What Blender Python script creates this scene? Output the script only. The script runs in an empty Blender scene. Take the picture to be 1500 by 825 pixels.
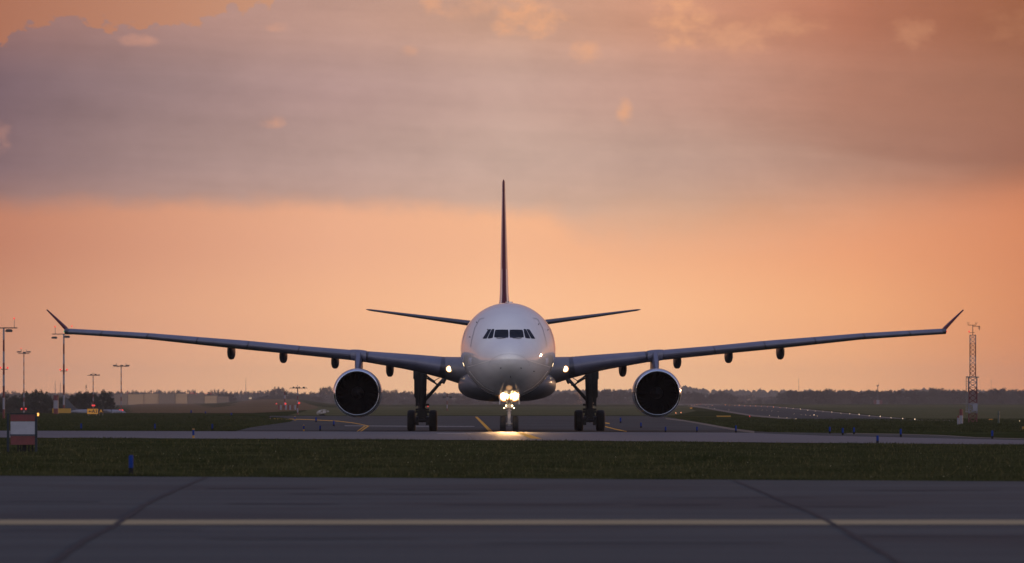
import bpy, math, random
import numpy as np
from mathutils import Vector

R = math.radians
scene = bpy.context.scene
COL = scene.collection
random.seed(7)
rng = np.random.default_rng(11)

# ------------------------------------------------------------------ camera
F = 7290.0          # focal length in pixels of the 1500 px wide photograph
CH = 1.76           # camera height
HY = 590.0          # pixel row of the horizon
cam_d = bpy.data.cameras.new("camera")
cam = bpy.data.objects.new("camera", cam_d)
COL.objects.link(cam)
cam.location = (0, 0, CH)
cam.rotation_euler = (R(90), 0, 0)
cam_d.sensor_width = 36
cam_d.lens = F / 1500 * 36
cam_d.shift_y = (HY - 412.5) / 1500
cam_d.clip_start = 0.5
cam_d.clip_end = 20000
cam_d.dof.use_dof = True
cam_d.dof.focus_distance = 305
cam_d.dof.aperture_fstop = 2.6
scene.camera = cam

# ------------------------------------------------------------------ exposure
scene.view_settings.view_transform = 'Standard'
scene.view_settings.look = 'None'
scene.view_settings.exposure = 0
scene.view_settings.gamma = 1
scene.view_settings.use_curve_mapping = False
scene.cycles.use_denoising = True
scene.cycles.max_bounces = 6
scene.cycles.volume_bounces = 0
scene.cycles.sample_clamp_indirect = 4
scene.cycles.sample_clamp_direct = 0


# ------------------------------------------------------------------ node helpers
class E:
    """tiny expression wrapper around Math nodes"""
    def __init__(s, nt, sock):
        s.nt, s.s = nt, sock

    def _m(s, op, *args):
        n = s.nt.nodes.new('ShaderNodeMath')
        n.operation = op
        for i, a in enumerate((s,) + args):
            if isinstance(a, E):
                s.nt.links.new(a.s, n.inputs[i])
            else:
                n.inputs[i].default_value = a
        return E(s.nt, n.outputs[0])

    def __add__(s, o): return s._m('ADD', o)
    def __sub__(s, o): return s._m('SUBTRACT', o)
    def __mul__(s, o): return s._m('MULTIPLY', o)
    def __truediv__(s, o): return s._m('DIVIDE', o)
    def atan2(s, o): return s._m('ARCTAN2', o)
    def asin(s): return s._m('ARCSINE')
    def pow(s, o): return s._m('POWER', o)
    def exp(s): return s._m('EXPONENT')
    def abs(s): return s._m('ABSOLUTE')
    def max(s, o): return s._m('MAXIMUM', o)
    def min(s, o): return s._m('MINIMUM', o)

    def smooth(s, a, b, c=0.0, d=1.0):
        n = s.nt.nodes.new('ShaderNodeMapRange')
        n.interpolation_type = 'SMOOTHSTEP'
        s.nt.links.new(s.s, n.inputs[0])
        for i, v in enumerate((a, b, c, d)):
            if isinstance(v, E):
                s.nt.links.new(v.s, n.inputs[i + 1])
            else:
                n.inputs[i + 1].default_value = v
        return E(s.nt, n.outputs[0])

    def ramp(s, stops, lo, hi, interp='EASE'):
        t = s.nt.nodes.new('ShaderNodeMapRange')
        s.nt.links.new(s.s, t.inputs[0])
        t.inputs[1].default_value, t.inputs[2].default_value = lo, hi
        r = s.nt.nodes.new('ShaderNodeValToRGB')
        s.nt.links.new(t.outputs[0], r.inputs[0])
        cr = r.color_ramp
        cr.interpolation = interp
        while len(cr.elements) > 1:
            cr.elements.remove(cr.elements[-1])
        for i, (p, c) in enumerate(stops):
            e = cr.elements[0] if i == 0 else cr.elements.new((p - lo) / (hi - lo))
            e.position = (p - lo) / (hi - lo)
            if not isinstance(c, (tuple, list)):
                c = (c, c, c)
            e.color = (*c[:3], 1)
        return E(s.nt, r.outputs[0])


def mixc(nt, f, a, b):
    n = nt.nodes.new('ShaderNodeMix')
    n.data_type = 'RGBA'
    for sock, v in ((n.inputs[0], f), (n.inputs[6], a), (n.inputs[7], b)):
        if isinstance(v, E):
            nt.links.new(v.s, sock)
        elif isinstance(v, (tuple, list)):
            sock.default_value = (*v[:3], 1)
        else:
            sock.default_value = v
    return E(nt, n.outputs[2])


def noise(nt, vec, scale, detail=4, rough=0.55, w=None):
    n = nt.nodes.new('ShaderNodeTexNoise')
    if w is not None:
        n.noise_dimensions = '4D'
        n.inputs['W'].default_value = w
    if vec is not None:
        nt.links.new(vec.s if isinstance(vec, E) else vec, n.inputs['Vector'])
    n.inputs['Scale'].default_value = scale
    n.inputs['Detail'].default_value = detail
    n.inputs['Roughness'].default_value = rough
    return E(nt, n.outputs[0])


def lin(r, g, b):
    f = lambda c: (c / 255 / 12.92) if c / 255 <= 0.04045 else ((c / 255 + 0.055) / 1.055) ** 2.4
    return (f(r), f(g), f(b))


# ------------------------------------------------------------------ world: dusk sky with a cloud bank
SUN_EL, SUN_AZ = 3.5, 38.0        # sun low behind the aircraft, to the right
world = bpy.data.worlds.new("World")
scene.world = world
world.use_nodes = True
nt = world.node_tree
nt.nodes.clear()
tc = nt.nodes.new('ShaderNodeTexCoord')
sep = nt.nodes.new('ShaderNodeSeparateXYZ')
nt.links.new(tc.outputs['Generated'], sep.inputs[0])
X, Y, Z = (E(nt, sep.outputs[i]) for i in range(3))
DEG = 57.29578
az = X.atan2(Y) * DEG                # 0 = straight ahead, + = right
el = Z.asin() * DEG
PX = 0.0078596                       # degrees per photo pixel
gaz = lambda px: (px - 750) * PX
gel = lambda py: (590 - py) * PX
comb = nt.nodes.new('ShaderNodeCombineXYZ')
nt.links.new(az.s, comb.inputs[0])
nt.links.new((el * 1.6).s, comb.inputs[1])
vec = E(nt, comb.outputs[0])
n_big = noise(nt, vec, 0.35, 6, 0.6, 3.1)
n_mid = noise(nt, vec, 1.3, 7, 0.62, 1.7)
n_fine = noise(nt, vec, 4.0, 6, 0.6, 5.2)



def row(stops, g=(1, 1, 1)):
    return az.ramp([(gaz(p), tuple(v * k for v, k in zip(lin(*c), g))) for p, c in stops], gaz(-300), gaz(1800), 'LINEAR')


def vstack(rows):
    """rows: [(py, colour E)] from low to high in the sky"""
    out = rows[0][1]
    for (p0, _), (p1, c1) in zip(rows[:-1], rows[1:]):
        out = mixc(nt, el.smooth(gel(p0), gel(p1)), out, c1)
    return out


clear = vstack([
    (585, row([(-300, (165, 118, 98)), (0, (198, 145, 118)), (250, (218, 166, 134)), (500, (232, 182, 145)), (750, (243, 197, 160)), (1000, (240, 188, 147)), (1250, (228, 169, 127)), (1500, (203, 136, 96)), (1800, (170, 105, 82))], (1.28, 1.22, 1.02))),
    (470, row([(-300, (170, 116, 96)), (0, (194, 137, 111)), (250, (217, 160, 130)), (500, (235, 178, 142)), (750, (245, 190, 151)), (1000, (243, 184, 142)), (1250, (233, 167, 122)), (1500, (208, 136, 96)), (1800, (175, 105, 80))], (1.18, 1.14, 1.02))),
    (350, row([(-300, (170, 112, 94)), (0, (189, 126, 102)), (250, (213, 152, 124)), (500, (232, 172, 140)), (750, (241, 181, 143)), (1000, (238, 173, 133)), (1250, (231, 158, 117)), (1500, (211, 135, 96)), (1800, (178, 106, 80))], (1.10, 1.08, 1.02))),
    (60, row([(-300, (150, 98, 84)), (0, (186, 121, 94)), (250, (205, 143, 113)), (500, (222, 165, 132)), (750, (232, 172, 132)), (1000, (232, 165, 122)), (1250, (210, 138, 104)), (1500, (182, 104, 70)), (1800, (140, 85, 68))], (0.86, 0.88, 0.9)))])
cloud = vstack([
    (330, row([(-300, (120, 98, 104)), (0, (162, 124, 115)), (250, (180, 145, 134)), (500, (195, 160, 146)), (750, (205, 171, 152)), (1000, (208, 168, 143)), (1250, (210, 154, 124)), (1500, (206, 131, 97)), (1800, (150, 96, 80))], (1.08, 1.04, 1.00))),
    (235, row([(-300, (100, 85, 95)), (0, (132, 106, 109)), (250, (163, 134, 129)), (500, (186, 154, 144)), (750, (198, 166, 151)), (1000, (193, 157, 141)), (1250, (182, 137, 117)), (1500, (162, 109, 87)), (1800, (120, 80, 72))])),
    (130, row([(-300, (90, 78, 88)), (0, (124, 100, 106)), (250, (155, 127, 125)), (500, (182, 148, 141)), (750, (199, 163, 149)), (1000, (197, 152, 135)), (1250, (188, 133, 110)), (1500, (163, 110, 85)), (1800, (110, 76, 66))])),
    (20, row([(-300, (110, 86, 84)), (0, (150, 112, 108)), (250, (174, 136, 128)), (500, (194, 154, 140)), (750, (206, 162, 140)), (1000, (210, 152, 125)), (1250, (193, 125, 97)), (1500, (166, 102, 68)), (1800, (120, 76, 60))], (0.97, 0.95, 0.93)))])

# lower edge of the bank
low_edge = az.ramp([(gaz(p), (590 - y) / 590) for p, y in ((-300, 300), (0, 303), (330, 301), (520, 306), (700, 312), (790, 318), (860, 345), (1000, 352), (1120, 345), (1250, 338), (1400, 325), (1550, 300), (1800, 260))], gaz(-300), gaz(1800)) * (590 * PX)
wob = (n_mid - 0.5) * 0.35 + (n_fine - 0.5) * 0.08
sft = az.smooth(gaz(760), gaz(960))
m_low = (el - low_edge + wob).smooth(sft * -0.25 - 0.13, sft * 0.4 + 0.20)
# a second, darker layer coming in from the right whose lower edge climbs to y = 250
low2 = az.ramp([(gaz(p), (590 - y) / 590) for p, y in ((1000, 205), (1150, 215), (1280, 236), (1400, 245), (1550, 252), (1800, 255))], gaz(-300), gaz(1800)) * (590 * PX)
m_low2 = (el - low2 + wob * 0.8).smooth(-0.05, 0.12) * az.smooth(gaz(1000), gaz(1350))
# upper edge with cumulus bumps, only on the left
up_edge = az.ramp([(gaz(p), (590 - y) / 590) for p, y in ((-300, 120), (-30, 90), (12, 62), (35, 40), (60, 42), (85, 30), (115, 26), (150, 40), (200, 42), (270, 34), (320, 22), (338, 6), (356, 18), (390, 10), (430, -20), (600, -120), (1800, -200))], gaz(-300), gaz(1800), 'LINEAR') * (590 * PX)
bump = (n_fine - 0.5) * 0.75 + (n_mid - 0.5) * 0.1
m_up = (up_edge - el + bump).smooth(-0.02, 0.045)
mask = m_low * m_up
tex = ((n_big - 0.5) * 0.5 + (n_mid - 0.5) * 0.45 + (n_fine - 0.5) * 0.12)
stre = nt.nodes.new('ShaderNodeCombineXYZ')
nt.links.new((az * 0.22).s, stre.inputs[0])
nt.links.new((el * 2.8 + az * 0.12).s, stre.inputs[1])
n_str = noise(nt, E(nt, stre.outputs[0]), 1.0, 5, 0.55, 8.3)
vm = nt.nodes.new('ShaderNodeVectorMath')
vm.operation = 'SCALE'
nt.links.new(cloud.s, vm.inputs[0])
nt.links.new((tex * 0.55 + (n_str - 0.5) * 0.36 + 1.01).s, vm.inputs['Scale'])
cloud = E(nt, vm.outputs[0])
front = mixc(nt, mask, clear, cloud)
# darker right layer
front = mixc(nt, m_low2 * 0.35, front, lin(150, 98, 80))
# breaks in the bank where the lit sky shows through
gaps = None
for gx, gy, sx, sy, a in ((768, 26, 62, 28, 1.0), (700, 12, 60, 22, 0.45), (1000, 34, 42, 42, 0.85), (1070, 58, 60, 26, 0.45), (858, 76, 24, 18, 0.7),
                          (916, 166, 13, 17, 1.0), (397, 178, 22, 11, 0.85), (600, 76, 12, 10, 0.5), (1334, 50, 30, 22, 0.28), (636, 8, 22, 16, 0.7),
                          (2, 205, 16, 26, 0.4), (200, 62, 34, 9, 0.6), (405, 42, 22, 7, 0.5), (1150, 40, 50, 18, 0.35), (1480, 40, 40, 30, 0.12), (340, 20, 30, 6, 0.0)):
    if a == 0:
        continue
    dx = (az - gaz(gx)) / (sx * PX)
    dy = (el - gel(gy)) / (sy * PX)
    r2 = dx * dx + dy * dy
    g = (r2 * -0.9 + (n_fine - 0.5) * 4.2 + (n_mid - 0.5) * 2.2).smooth(-1.4, 0.8) * r2.smooth(3.2, 1.2) * a
    gaps = g if gaps is None else gaps.max(g)
front = mixc(nt, gaps * mask * 0.85, front, mixc(nt, az.smooth(gaz(0), gaz(900)), lin(214, 152, 128), lin(238, 172, 128)))

# rest of the dome: slate blue overhead, pale lavender opposite the sunset
sky = nt.nodes.new('ShaderNodeTexSky')
sky.sky_type = 'NISHITA'
sky.sun_disc = False
sky.sun_elevation = R(SUN_EL)
sky.sun_rotation = R(SUN_AZ)
sky.dust_density = 1.5
vs = nt.nodes.new('ShaderNodeVectorMath')
vs.operation = 'SCALE'
nt.links.new(sky.outputs[0], vs.inputs[0])
vs.inputs['Scale'].default_value = 0.09
nish = E(nt, vs.outputs[0])
back = el.ramp([(-5, (1.05, 0.98, 1.04)), (6, (1.45, 1.32, 1.36)), (22, (1.40, 1.34, 1.44)), (45, (0.68, 0.72, 0.98)), (70, (0.40, 0.47, 0.70)), (90, (0.32, 0.38, 0.60))], -5, 90, 'LINEAR')
back = mixc(nt, 0.25, back, nish)
cl_b = noise(nt, tc.outputs['Generated'], 2.2, 6, 0.6).smooth(0.42, 0.62)
back = mixc(nt, cl_b * 0.35, back, (0.48, 0.44, 0.56))
side = el.ramp([(-5, lin(196, 128, 100)), (3, lin(200, 135, 110)), (8, lin(150, 118, 124)), (20, lin(120, 112, 140)), (45, lin(100, 112, 158)), (90, (0.16, 0.22, 0.42))], -5, 90, 'LINEAR')
aaz = az.abs()
dome = mixc(nt, aaz.smooth(60, 125), side, back)
wfront = aaz.smooth(14, 9) * el.smooth(9, 5.5)
total = mixc(nt, wfront, dome, front)
# below the horizon the dome is only the dim earth
total = mixc(nt, el.smooth(-1.0, -4.0), total, (0.05, 0.05, 0.06))
bg = nt.nodes.new('ShaderNodeBackground')
nt.links.new(total.s, bg.inputs[0])
bg.inputs[1].default_value = 1.0
wo = nt.nodes.new('ShaderNodeOutputWorld')
nt.links.new(bg.outputs[0], wo.inputs[0])

# ------------------------------------------------------------------ sun
sd = bpy.data.lights.new("sun", 'SUN')
sd.energy = 0.7
sd.angle = R(3)
sd.color = (1.0, 0.55, 0.28)
sun = bpy.data.objects.new("sun", sd)
COL.objects.link(sun)
sv = Vector((math.sin(R(SUN_AZ)) * math.cos(R(SUN_EL)), math.cos(R(SUN_AZ)) * math.cos(R(SUN_EL)), math.sin(R(SUN_EL))))
sun.rotation_euler = sv.to_track_quat('Z', 'Y').to_euler()
sun.location = (60, 60, 40)


# ------------------------------------------------------------------ materials
MATS = {}


def mat(name, col, rough=0.6, metal=0.0, spec=0.5, coat=0.0, emit=None, estr=0.0, var=0.0, vscale=3.0, col2=None, bump_d=0.0, bscale=20.0, coat_rough=0.06):
    if name in MATS:
        return MATS[name]
    m = bpy.data.materials.new(name)
    m.use_nodes = True
    t = m.node_tree
    b = t.nodes['Principled BSDF']
    b.inputs['Base Color'].default_value = (*col, 1)
    b.inputs['Roughness'].default_value = rough
    b.inputs['Metallic'].default_value = metal
    b.inputs['Specular IOR Level'].default_value = spec
    b.inputs['Coat Weight'].default_value = coat
    b.inputs['Coat Roughness'].default_value = coat_rough
    if emit:
        b.inputs['Emission Color'].default_value = (*emit, 1)
        b.inputs['Emission Strength'].default_value = estr
    c = t.nodes.new('ShaderNodeTexCoord')
    if var > 0:
        n = noise(t, c.outputs['Object'], vscale, 6, 0.6)
        lo = tuple(v * (1 - var) for v in col)
        hi = col2 or tuple(min(1, v * (1 + var)) for v in col)
        x = mixc(t, n.smooth(0.3, 0.7), lo, hi)
        t.links.new(x.s, b.inputs['Base Color'])
        rr = n * (0.3 * rough) + rough * 0.85
        t.links.new(rr.s, b.inputs['Roughness'])
    if bump_d > 0:
        n2 = noise(t, c.outputs['Object'], bscale, 4, 0.6)
        bm = t.nodes.new('ShaderNodeBump')
        bm.inputs['Strength'].default_value = bump_d
        bm.inputs['Distance'].default_value = 0.05
        t.links.new(n2.s, bm.inputs['Height'])
        t.links.new(bm.outputs[0], b.inputs['Normal'])
    MATS[name] = m
    return m


M_WHITE = mat('white_paint', (0.66, 0.645, 0.65), 0.55, 0, 0.1, 1.0, var=0.04, vscale=0.45, coat_rough=0.05)
for _n in ('white_paint',):
    _b = MATS[_n].node_tree.nodes['Principled BSDF']
    _b.inputs['Coat IOR'].default_value = 2.0
M_BELLY = mat('grey_belly_paint', (0.13, 0.13, 0.155), 0.45, 0, 0.3, 0.25, var=0.10, vscale=0.8)
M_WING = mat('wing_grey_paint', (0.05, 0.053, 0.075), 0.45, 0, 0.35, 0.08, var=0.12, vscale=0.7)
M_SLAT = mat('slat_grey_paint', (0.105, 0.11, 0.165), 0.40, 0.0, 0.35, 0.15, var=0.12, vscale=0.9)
M_NAC = mat('nacelle_white_paint', (0.50, 0.50, 0.56), 0.28, 0, 0.5, 0.6, var=0.08, vscale=1.0)
M_LIP = mat('polished_intake_metal', (0.92, 0.92, 0.94), 0.14, 1.0)
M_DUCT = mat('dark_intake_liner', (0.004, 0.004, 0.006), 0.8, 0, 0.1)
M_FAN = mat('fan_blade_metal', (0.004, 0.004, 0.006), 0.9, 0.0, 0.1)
M_SPIN = mat('spinner_paint', (0.012, 0.012, 0.015), 0.4)
M_GLASS = mat('cockpit_glass', (0.008, 0.009, 0.012), 0.10, 0, 0.25, 0.0)
M_FIN = mat('maroon_tail_paint', (0.065, 0.004, 0.011), 0.45, 0, 0.25, 0.12, var=0.1, vscale=0.7)
M_LINE = mat('panel_gap', (0.02, 0.02, 0.025), 0.8)
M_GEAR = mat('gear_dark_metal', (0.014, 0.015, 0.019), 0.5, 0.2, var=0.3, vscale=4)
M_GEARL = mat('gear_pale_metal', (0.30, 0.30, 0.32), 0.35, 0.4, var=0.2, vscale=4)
M_TYRE = mat('tyre_rubber', (0.008, 0.008, 0.010), 0.8, var=0.25, vscale=6, bump_d=0.3)
M_RIM = mat('wheel_rim_metal', (0.10, 0.10, 0.11), 0.45, 0.5)
M_LAMP = mat('landing_lamp_lens', (1, 0.9, 0.7), 0.2, emit=(1.0, 0.75, 0.42), estr=8)
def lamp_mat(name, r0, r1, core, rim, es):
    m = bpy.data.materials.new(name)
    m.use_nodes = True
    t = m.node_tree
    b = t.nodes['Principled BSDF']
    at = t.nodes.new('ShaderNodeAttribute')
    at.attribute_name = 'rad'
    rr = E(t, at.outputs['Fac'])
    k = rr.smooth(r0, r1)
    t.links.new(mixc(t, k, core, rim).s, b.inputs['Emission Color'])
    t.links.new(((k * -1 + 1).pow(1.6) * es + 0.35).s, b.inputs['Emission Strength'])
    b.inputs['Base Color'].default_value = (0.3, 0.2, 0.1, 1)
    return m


M_LAMPG = lamp_mat('landing_lamp_painted_glow', 0.35, 1.0, (1.0, 0.82, 0.52), (1.0, 0.36, 0.07), 18)  # lamp flare painted as white-to-orange emission across an oversized lens
M_LAMP2 = mat('wing_lamp_lens', (1, 0.9, 0.7), 0.2, emit=(1.0, 0.72, 0.40), estr=6)
M_BEZEL = mat('lamp_bezel_painted_glow', (0.8, 0.6, 0.3), 0.3, emit=(1.0, 0.42, 0.12), estr=1.0)  # housing emits orange, a painted halo around the wing lamp lens
M_RED = mat('weathered_red_paint', (0.085, 0.008, 0.013), 0.55, var=0.2, vscale=3)
M_WHI = mat('weathered_white_paint', (0.15, 0.15, 0.19), 0.55, var=0.15, vscale=3)
M_REDL = mat('red_lamp_lens', (0.6, 0.02, 0.02), 0.3, emit=(1.0, 0.06, 0.05), estr=0.9)
M_GRNL = mat('green_lamp_lens', (0.1, 0.5, 0.2), 0.3, emit=(0.2, 1.0, 0.5), estr=0.35)
M_WARML = mat('warm_runway_lamp_lens', (1, 0.9, 0.7), 0.3, emit=(1.0, 0.68, 0.36), estr=1.4)
M_ORNL = mat('orange_runway_lamp_lens', (1, 0.5, 0.2), 0.3, emit=(1.0, 0.30, 0.12), estr=1.6)
M_STEEL = mat('galvanised_steel', (0.16, 0.16, 0.17), 0.5, 0.4, var=0.2)
M_DARK = mat('dark_steel', (0.03, 0.03, 0.035), 0.5, 0.2)
M_BLUE = mat('blue_marker_plastic', (0.004, 0.024, 0.15), 0.7, 0, 0.1, var=0.1, vscale=10)
M_BLK = mat('black_plastic', (0.010, 0.011, 0.014), 0.8, 0, 0.1)
M_BWHI = mat('board_white_paint', (0.24, 0.245, 0.30), 0.6, 0, 0.2, var=0.08, vscale=3)
M_YEL = mat('yellow_sign_panel', (0.30, 0.155, 0.006), 0.5, var=0.06, vscale=3)
M_AMB = mat('amber_lit_sign_face', (0.45, 0.20, 0.02), 0.5, emit=(1.0, 0.42, 0.05), estr=0.12)
M_BLKF = mat('black_sign_face', (0.008, 0.008, 0.01), 0.5)


# ------------------------------------------------------------------ mesh helpers
class MB:
    def __init__(s):
        s.v, s.f, s.m = [], [], []

    def add(s, vs, fs, mi=0):
        o = len(s.v)
        s.v += [tuple(p) for p in vs]
        s.f += [tuple(i + o for i in f) for f in fs]
        s.m += [mi] * len(fs)
        return s

    def box(s, c, d, mi=0, rz=0.0):
        x, y, z = (k / 2 for k in d)
        ca, sa = math.cos(rz), math.sin(rz)
        vs = []
        for dx, dy, dz in ((-x, -y, -z), (x, -y, -z), (x, y, -z), (-x, y, -z), (-x, -y, z), (x, -y, z), (x, y, z), (-x, y, z)):
            vs.append((c[0] + dx * ca - dy * sa, c[1] + dx * sa + dy * ca, c[2] + dz))
        return s.add(vs, [(0, 3, 2, 1), (4, 5, 6, 7), (0, 1, 5, 4), (1, 2, 6, 5), (2, 3, 7, 6), (3, 0, 4, 7)], mi)

    def loft(s, rings, mi=0, cap=(True, True), closed=True):
        n = len(rings[0])
        vs = [p for r in rings for p in r]
        fs = []
        for i in range(len(rings) - 1):
            for j in range(n if closed else n - 1):
                k = (j + 1) % n
                fs.append((i * n + j, i * n + k, (i + 1) * n + k, (i + 1) * n + j))
        if cap[0]:
            fs.append(tuple(reversed(range(n))))
        if cap[1]:
            fs.append(tuple((len(rings) - 1) * n + j for j in range(n)))
        return s.add(vs, fs, mi)

    def tube(s, a, b, r0, r1=None, n=12, mi=0, cap=True):
        a, b = Vector(a), Vector(b)
        r1 = r0 if r1 is None else r1
        d = (b - a).normalized()
        u = d.orthogonal().normalized()
        w = d.cross(u)
        rings = [[p + (u * math.cos(t) + w * math.sin(t)) * r for t in (2 * math.pi * k / n for k in range(n))] for p, r in ((a, r0), (b, r1))]
        return s.loft(rings, mi, (cap, cap))

    def lathe(s, o, axis, prof, n=32, mi=0, cap=(False, False)):
        """prof: [(distance along axis, radius)]"""
        o, d = Vector(o), Vector(axis).normalized()
        u = Vector((0, 0, 1)).cross(d) if abs(d.z) < 0.9 else Vector((1, 0, 0))
        u.normalize()
        w = d.cross(u)
        rings = [[o + d * h + (u * math.cos(t) + w * math.sin(t)) * r for t in (2 * math.pi * k / n for k in range(n))] for h, r in prof]
        return s.loft(rings, mi, cap)

    def build(s, name, mats, parent=None, smooth=35, label=None):
        me = bpy.data.meshes.new(name)
        me.from_pydata(s.v, [], s.f)
        if not isinstance(mats, (list, tuple)):
            mats = [mats]
        for m in mats:
            me.materials.append(m)
        if len(mats) > 1:
            me.polygons.foreach_set('material_index', s.m)
        me.update()
        if smooth:
            me.polygons.foreach_set('use_smooth', [True] * len(me.polygons))
            me.set_sharp_from_angle(angle=R(smooth))
        ob = bpy.data.objects.new(name, me)
        COL.objects.link(ob)
        ob.parent = parent
        if label:
            ob['label'] = label
        return ob


def thing(name, label, cat, loc=(0, 0, 0), rz=0.0, group=None):
    o = bpy.data.objects.new(name, None)
    o.empty_display_size = 0.3
    COL.objects.link(o)
    o.location = loc
    o.rotation_euler = (0, 0, rz)
    o['label'], o['category'] = label, cat
    if group:
        o['group'] = group
    return o


def tag(o, label, cat, group=None, kind=None):
    o['label'], o['category'] = label, cat
    if group:
        o['group'] = group
    if kind:
        o['kind'] = kind
    return o


def dup(root, loc, label=None, rz=None, sc=None):
    r = root.copy()
    COL.objects.link(r)
    r.location = loc
    if rz is not None:
        r.rotation_euler = (0, 0, rz)
    if sc is not None:
        r.scale = sc
    if label:
        r['label'] = label
    for ch in list(root.children):
        c = ch.copy()
        COL.objects.link(c)
        c.parent = r
        for g in list(ch.children):
            d = g.copy()
            COL.objects.link(d)
            d.parent = c
    return r


# ------------------------------------------------------------------ terrain
def sm(t, a, b):
    t = min(1, max(0, (t - a) / (b - a)))
    return t * t * (3 - 2 * t)


def H(x, y):
    h = -0.06 * sm(y, 236, 291)
    if y > 300:
        p = 750 + F * x / y
        h -= 1.9 * sm(y, 880, 1020) * (1 - sm(p, 165, 205))
        h += 0.45 * sm(y, 900, 3500) * sm(p, 950, 1100)
        h += sm(y, 1100, 5200) * sm(p, 175, 230) * (1 - sm(p, 430, 500)) * (1.0 + 4.6 * sm(p, 300, 400))
        h += 12.0 * sm(y, 7200, 10200)
    return h


def gp(px, py, off=0.0):
    """point of the terrain seen at photo pixel px, py"""
    D = F * CH / max(0.5, (py - HY))
    lo, hi = 30.0, 10300.0
    f = lambda D: HY + (CH - H((px - 750) * D / F, D) - off) * F / D
    # nearest D (walk outwards) whose projection reaches row py
    d = 40.0
    prev = d
    while d < hi:
        if f(d) <= py:
            break
        prev = d
        d *= 1.03
    a, b = prev, min(d, hi)
    for _ in range(30):
        m = (a + b) / 2
        if f(m) <= py:
            b = m
        else:
            a = m
    D = (a + b) / 2
    x = (px - 750) * D / F
    return (x, D, H(x, D) + off)


def ground_mat():
    m = bpy.data.materials.new('grassland')
    m.use_nodes = True
    t = m.node_tree
    b = t.nodes['Principled BSDF']
    b.inputs['Specular IOR Level'].default_value = 0.0
    b.inputs['Roughness'].default_value = 1
    c = t.nodes.new('ShaderNodeTexCoord').outputs['Object']
    n1 = noise(t, c, 0.12, 8, 0.65)
    n2 = noise(t, c, 0.012, 6, 0.6)
    n3 = noise(t, c, 1.6, 6, 0.7)
    x = mixc(t, n1.smooth(0.32, 0.68), (0.017, 0.023, 0.008), (0.042, 0.044, 0.016))
    x = mixc(t, n2.smooth(0.45, 0.65) * 0.6, x, (0.060, 0.052, 0.022))
    x = mixc(t, n3.smooth(0.5, 0.8) * 0.5, x, (0.013, 0.018, 0.006))
    t.links.new(x.s, b.inputs['Base Color'])
    bm = t.nodes.new('ShaderNodeBump')
    bm.inputs['Strength'].default_value = 0.5
    bm.inputs['Distance'].default_value = 0.1
    t.links.new(n3.s, bm.inputs['Height'])
    t.links.new(bm.outputs[0], b.inputs['Normal'])
    return m


M_GROUND = ground_mat()


def sheet(name, pts, nrow, ncol, m, label=None):
    mb = MB()
    fs = [(i * ncol + j, i * ncol + j + 1, (i + 1) * ncol + j + 1, (i + 1) * ncol + j) for i in range(nrow - 1) for j in range(ncol - 1)]
    mb.add(pts, fs)
    o = mb.build(name, m, None, smooth=60)
    o['kind'] = 'structure'
    if label:
        o['label'] = label
    return o


ys = [-420, -200, -50, 0, 40, 80, 120, 160, 200, 230, 240, 250, 260, 270, 280, 291, 305, 330] + [330 * 1.035 ** k for k in range(1, 101)]
ys = [y for y in ys if y < 10200] + [10300]
us = [s * abs(v) ** 1.6 for v in np.linspace(-1, 1, 141) for s in (1 if v > 0 else -1,)]
gpts = []
for y in ys:
    for u in us:
        x = u * (350 + max(y, 0) * 0.33)
        gpts.append((x, y, H(x, y) - (0.012 if y < 300 else 0.0)))
sheet('ground', gpts, len(ys), len(us), M_GROUND)


def surf_mat(name, c1, c2, rough=0.85, spec=0.3, streak=(0.05, 0.9), mottle=0.4, dark=None, fine=8.0):
    m = bpy.data.materials.new(name)
    m.use_nodes = True
    t = m.node_tree
    b = t.nodes['Principled BSDF']
    b.inputs['Specular IOR Level'].default_value = spec
    c = t.nodes.new('ShaderNodeTexCoord').outputs['Object']
    mp = t.nodes.new('ShaderNodeMapping')
    t.links.new(c, mp.inputs[0])
    mp.inputs['Scale'].default_value = (streak[0], streak[1], 1)
    n1 = noise(t, mp.outputs[0], 1.0, 7, 0.6)
    n2 = noise(t, c, fine, 6, 0.75)
    n3 = noise(t, c, 0.09, 4, 0.5)
    x = mixc(t, n1.smooth(0.3, 0.7), c1, c2)
    x = mixc(t, n2.smooth(0.4, 0.75) * mottle, x, tuple(v * 0.55 for v in c1))
    if dark:
        x = mixc(t, n3.smooth(0.5, 0.62) * 0.5, x, dark)
    t.links.new(x.s, b.inputs['Base Color'])
    rr = n1 * 0.25 + (rough - 0.12)
    t.links.new(rr.s, b.inputs['Roughness'])
    bm = t.nodes.new('ShaderNodeBump')
    bm.inputs['Strength'].default_value = 0.35
    bm.inputs['Distance'].default_value = 0.01
    t.links.new(n2.s, bm.inputs['Height'])
    t.links.new(bm.outputs[0], b.inputs['Normal'])
    return m


M_NEAR = surf_mat('near_taxiway_asphalt', (0.034, 0.041, 0.046), (0.060, 0.071, 0.076), 0.85, 0.10, (0.03, 0.5), 0.35, (0.03, 0.03, 0.034))
M_TARMAC = surf_mat('dark_taxiway_asphalt', (0.032, 0.039, 0.043), (0.050, 0.060, 0.065), 0.95, 0.06, (0.02, 0.06), 0.3, (0.026, 0.025, 0.028), 2.0)
M_STRIP = surf_mat('pale_taxiway_concrete', (0.056, 0.062, 0.067), (0.092, 0.099, 0.104), 0.58, 0.2, (0.06, 0.12), 0.3, (0.06, 0.058, 0.065), 3.0)
M_TAR = surf_mat('tar_joint', (0.021, 0.024, 0.027), (0.030, 0.033, 0.037), 0.7, 0.1)
M_YLINE = surf_mat('worn_yellow_paint', (0.26, 0.21, 0.12), (0.30, 0.245, 0.145), 0.8, 0.15, (0.3, 0.8), 0.35)
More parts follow.
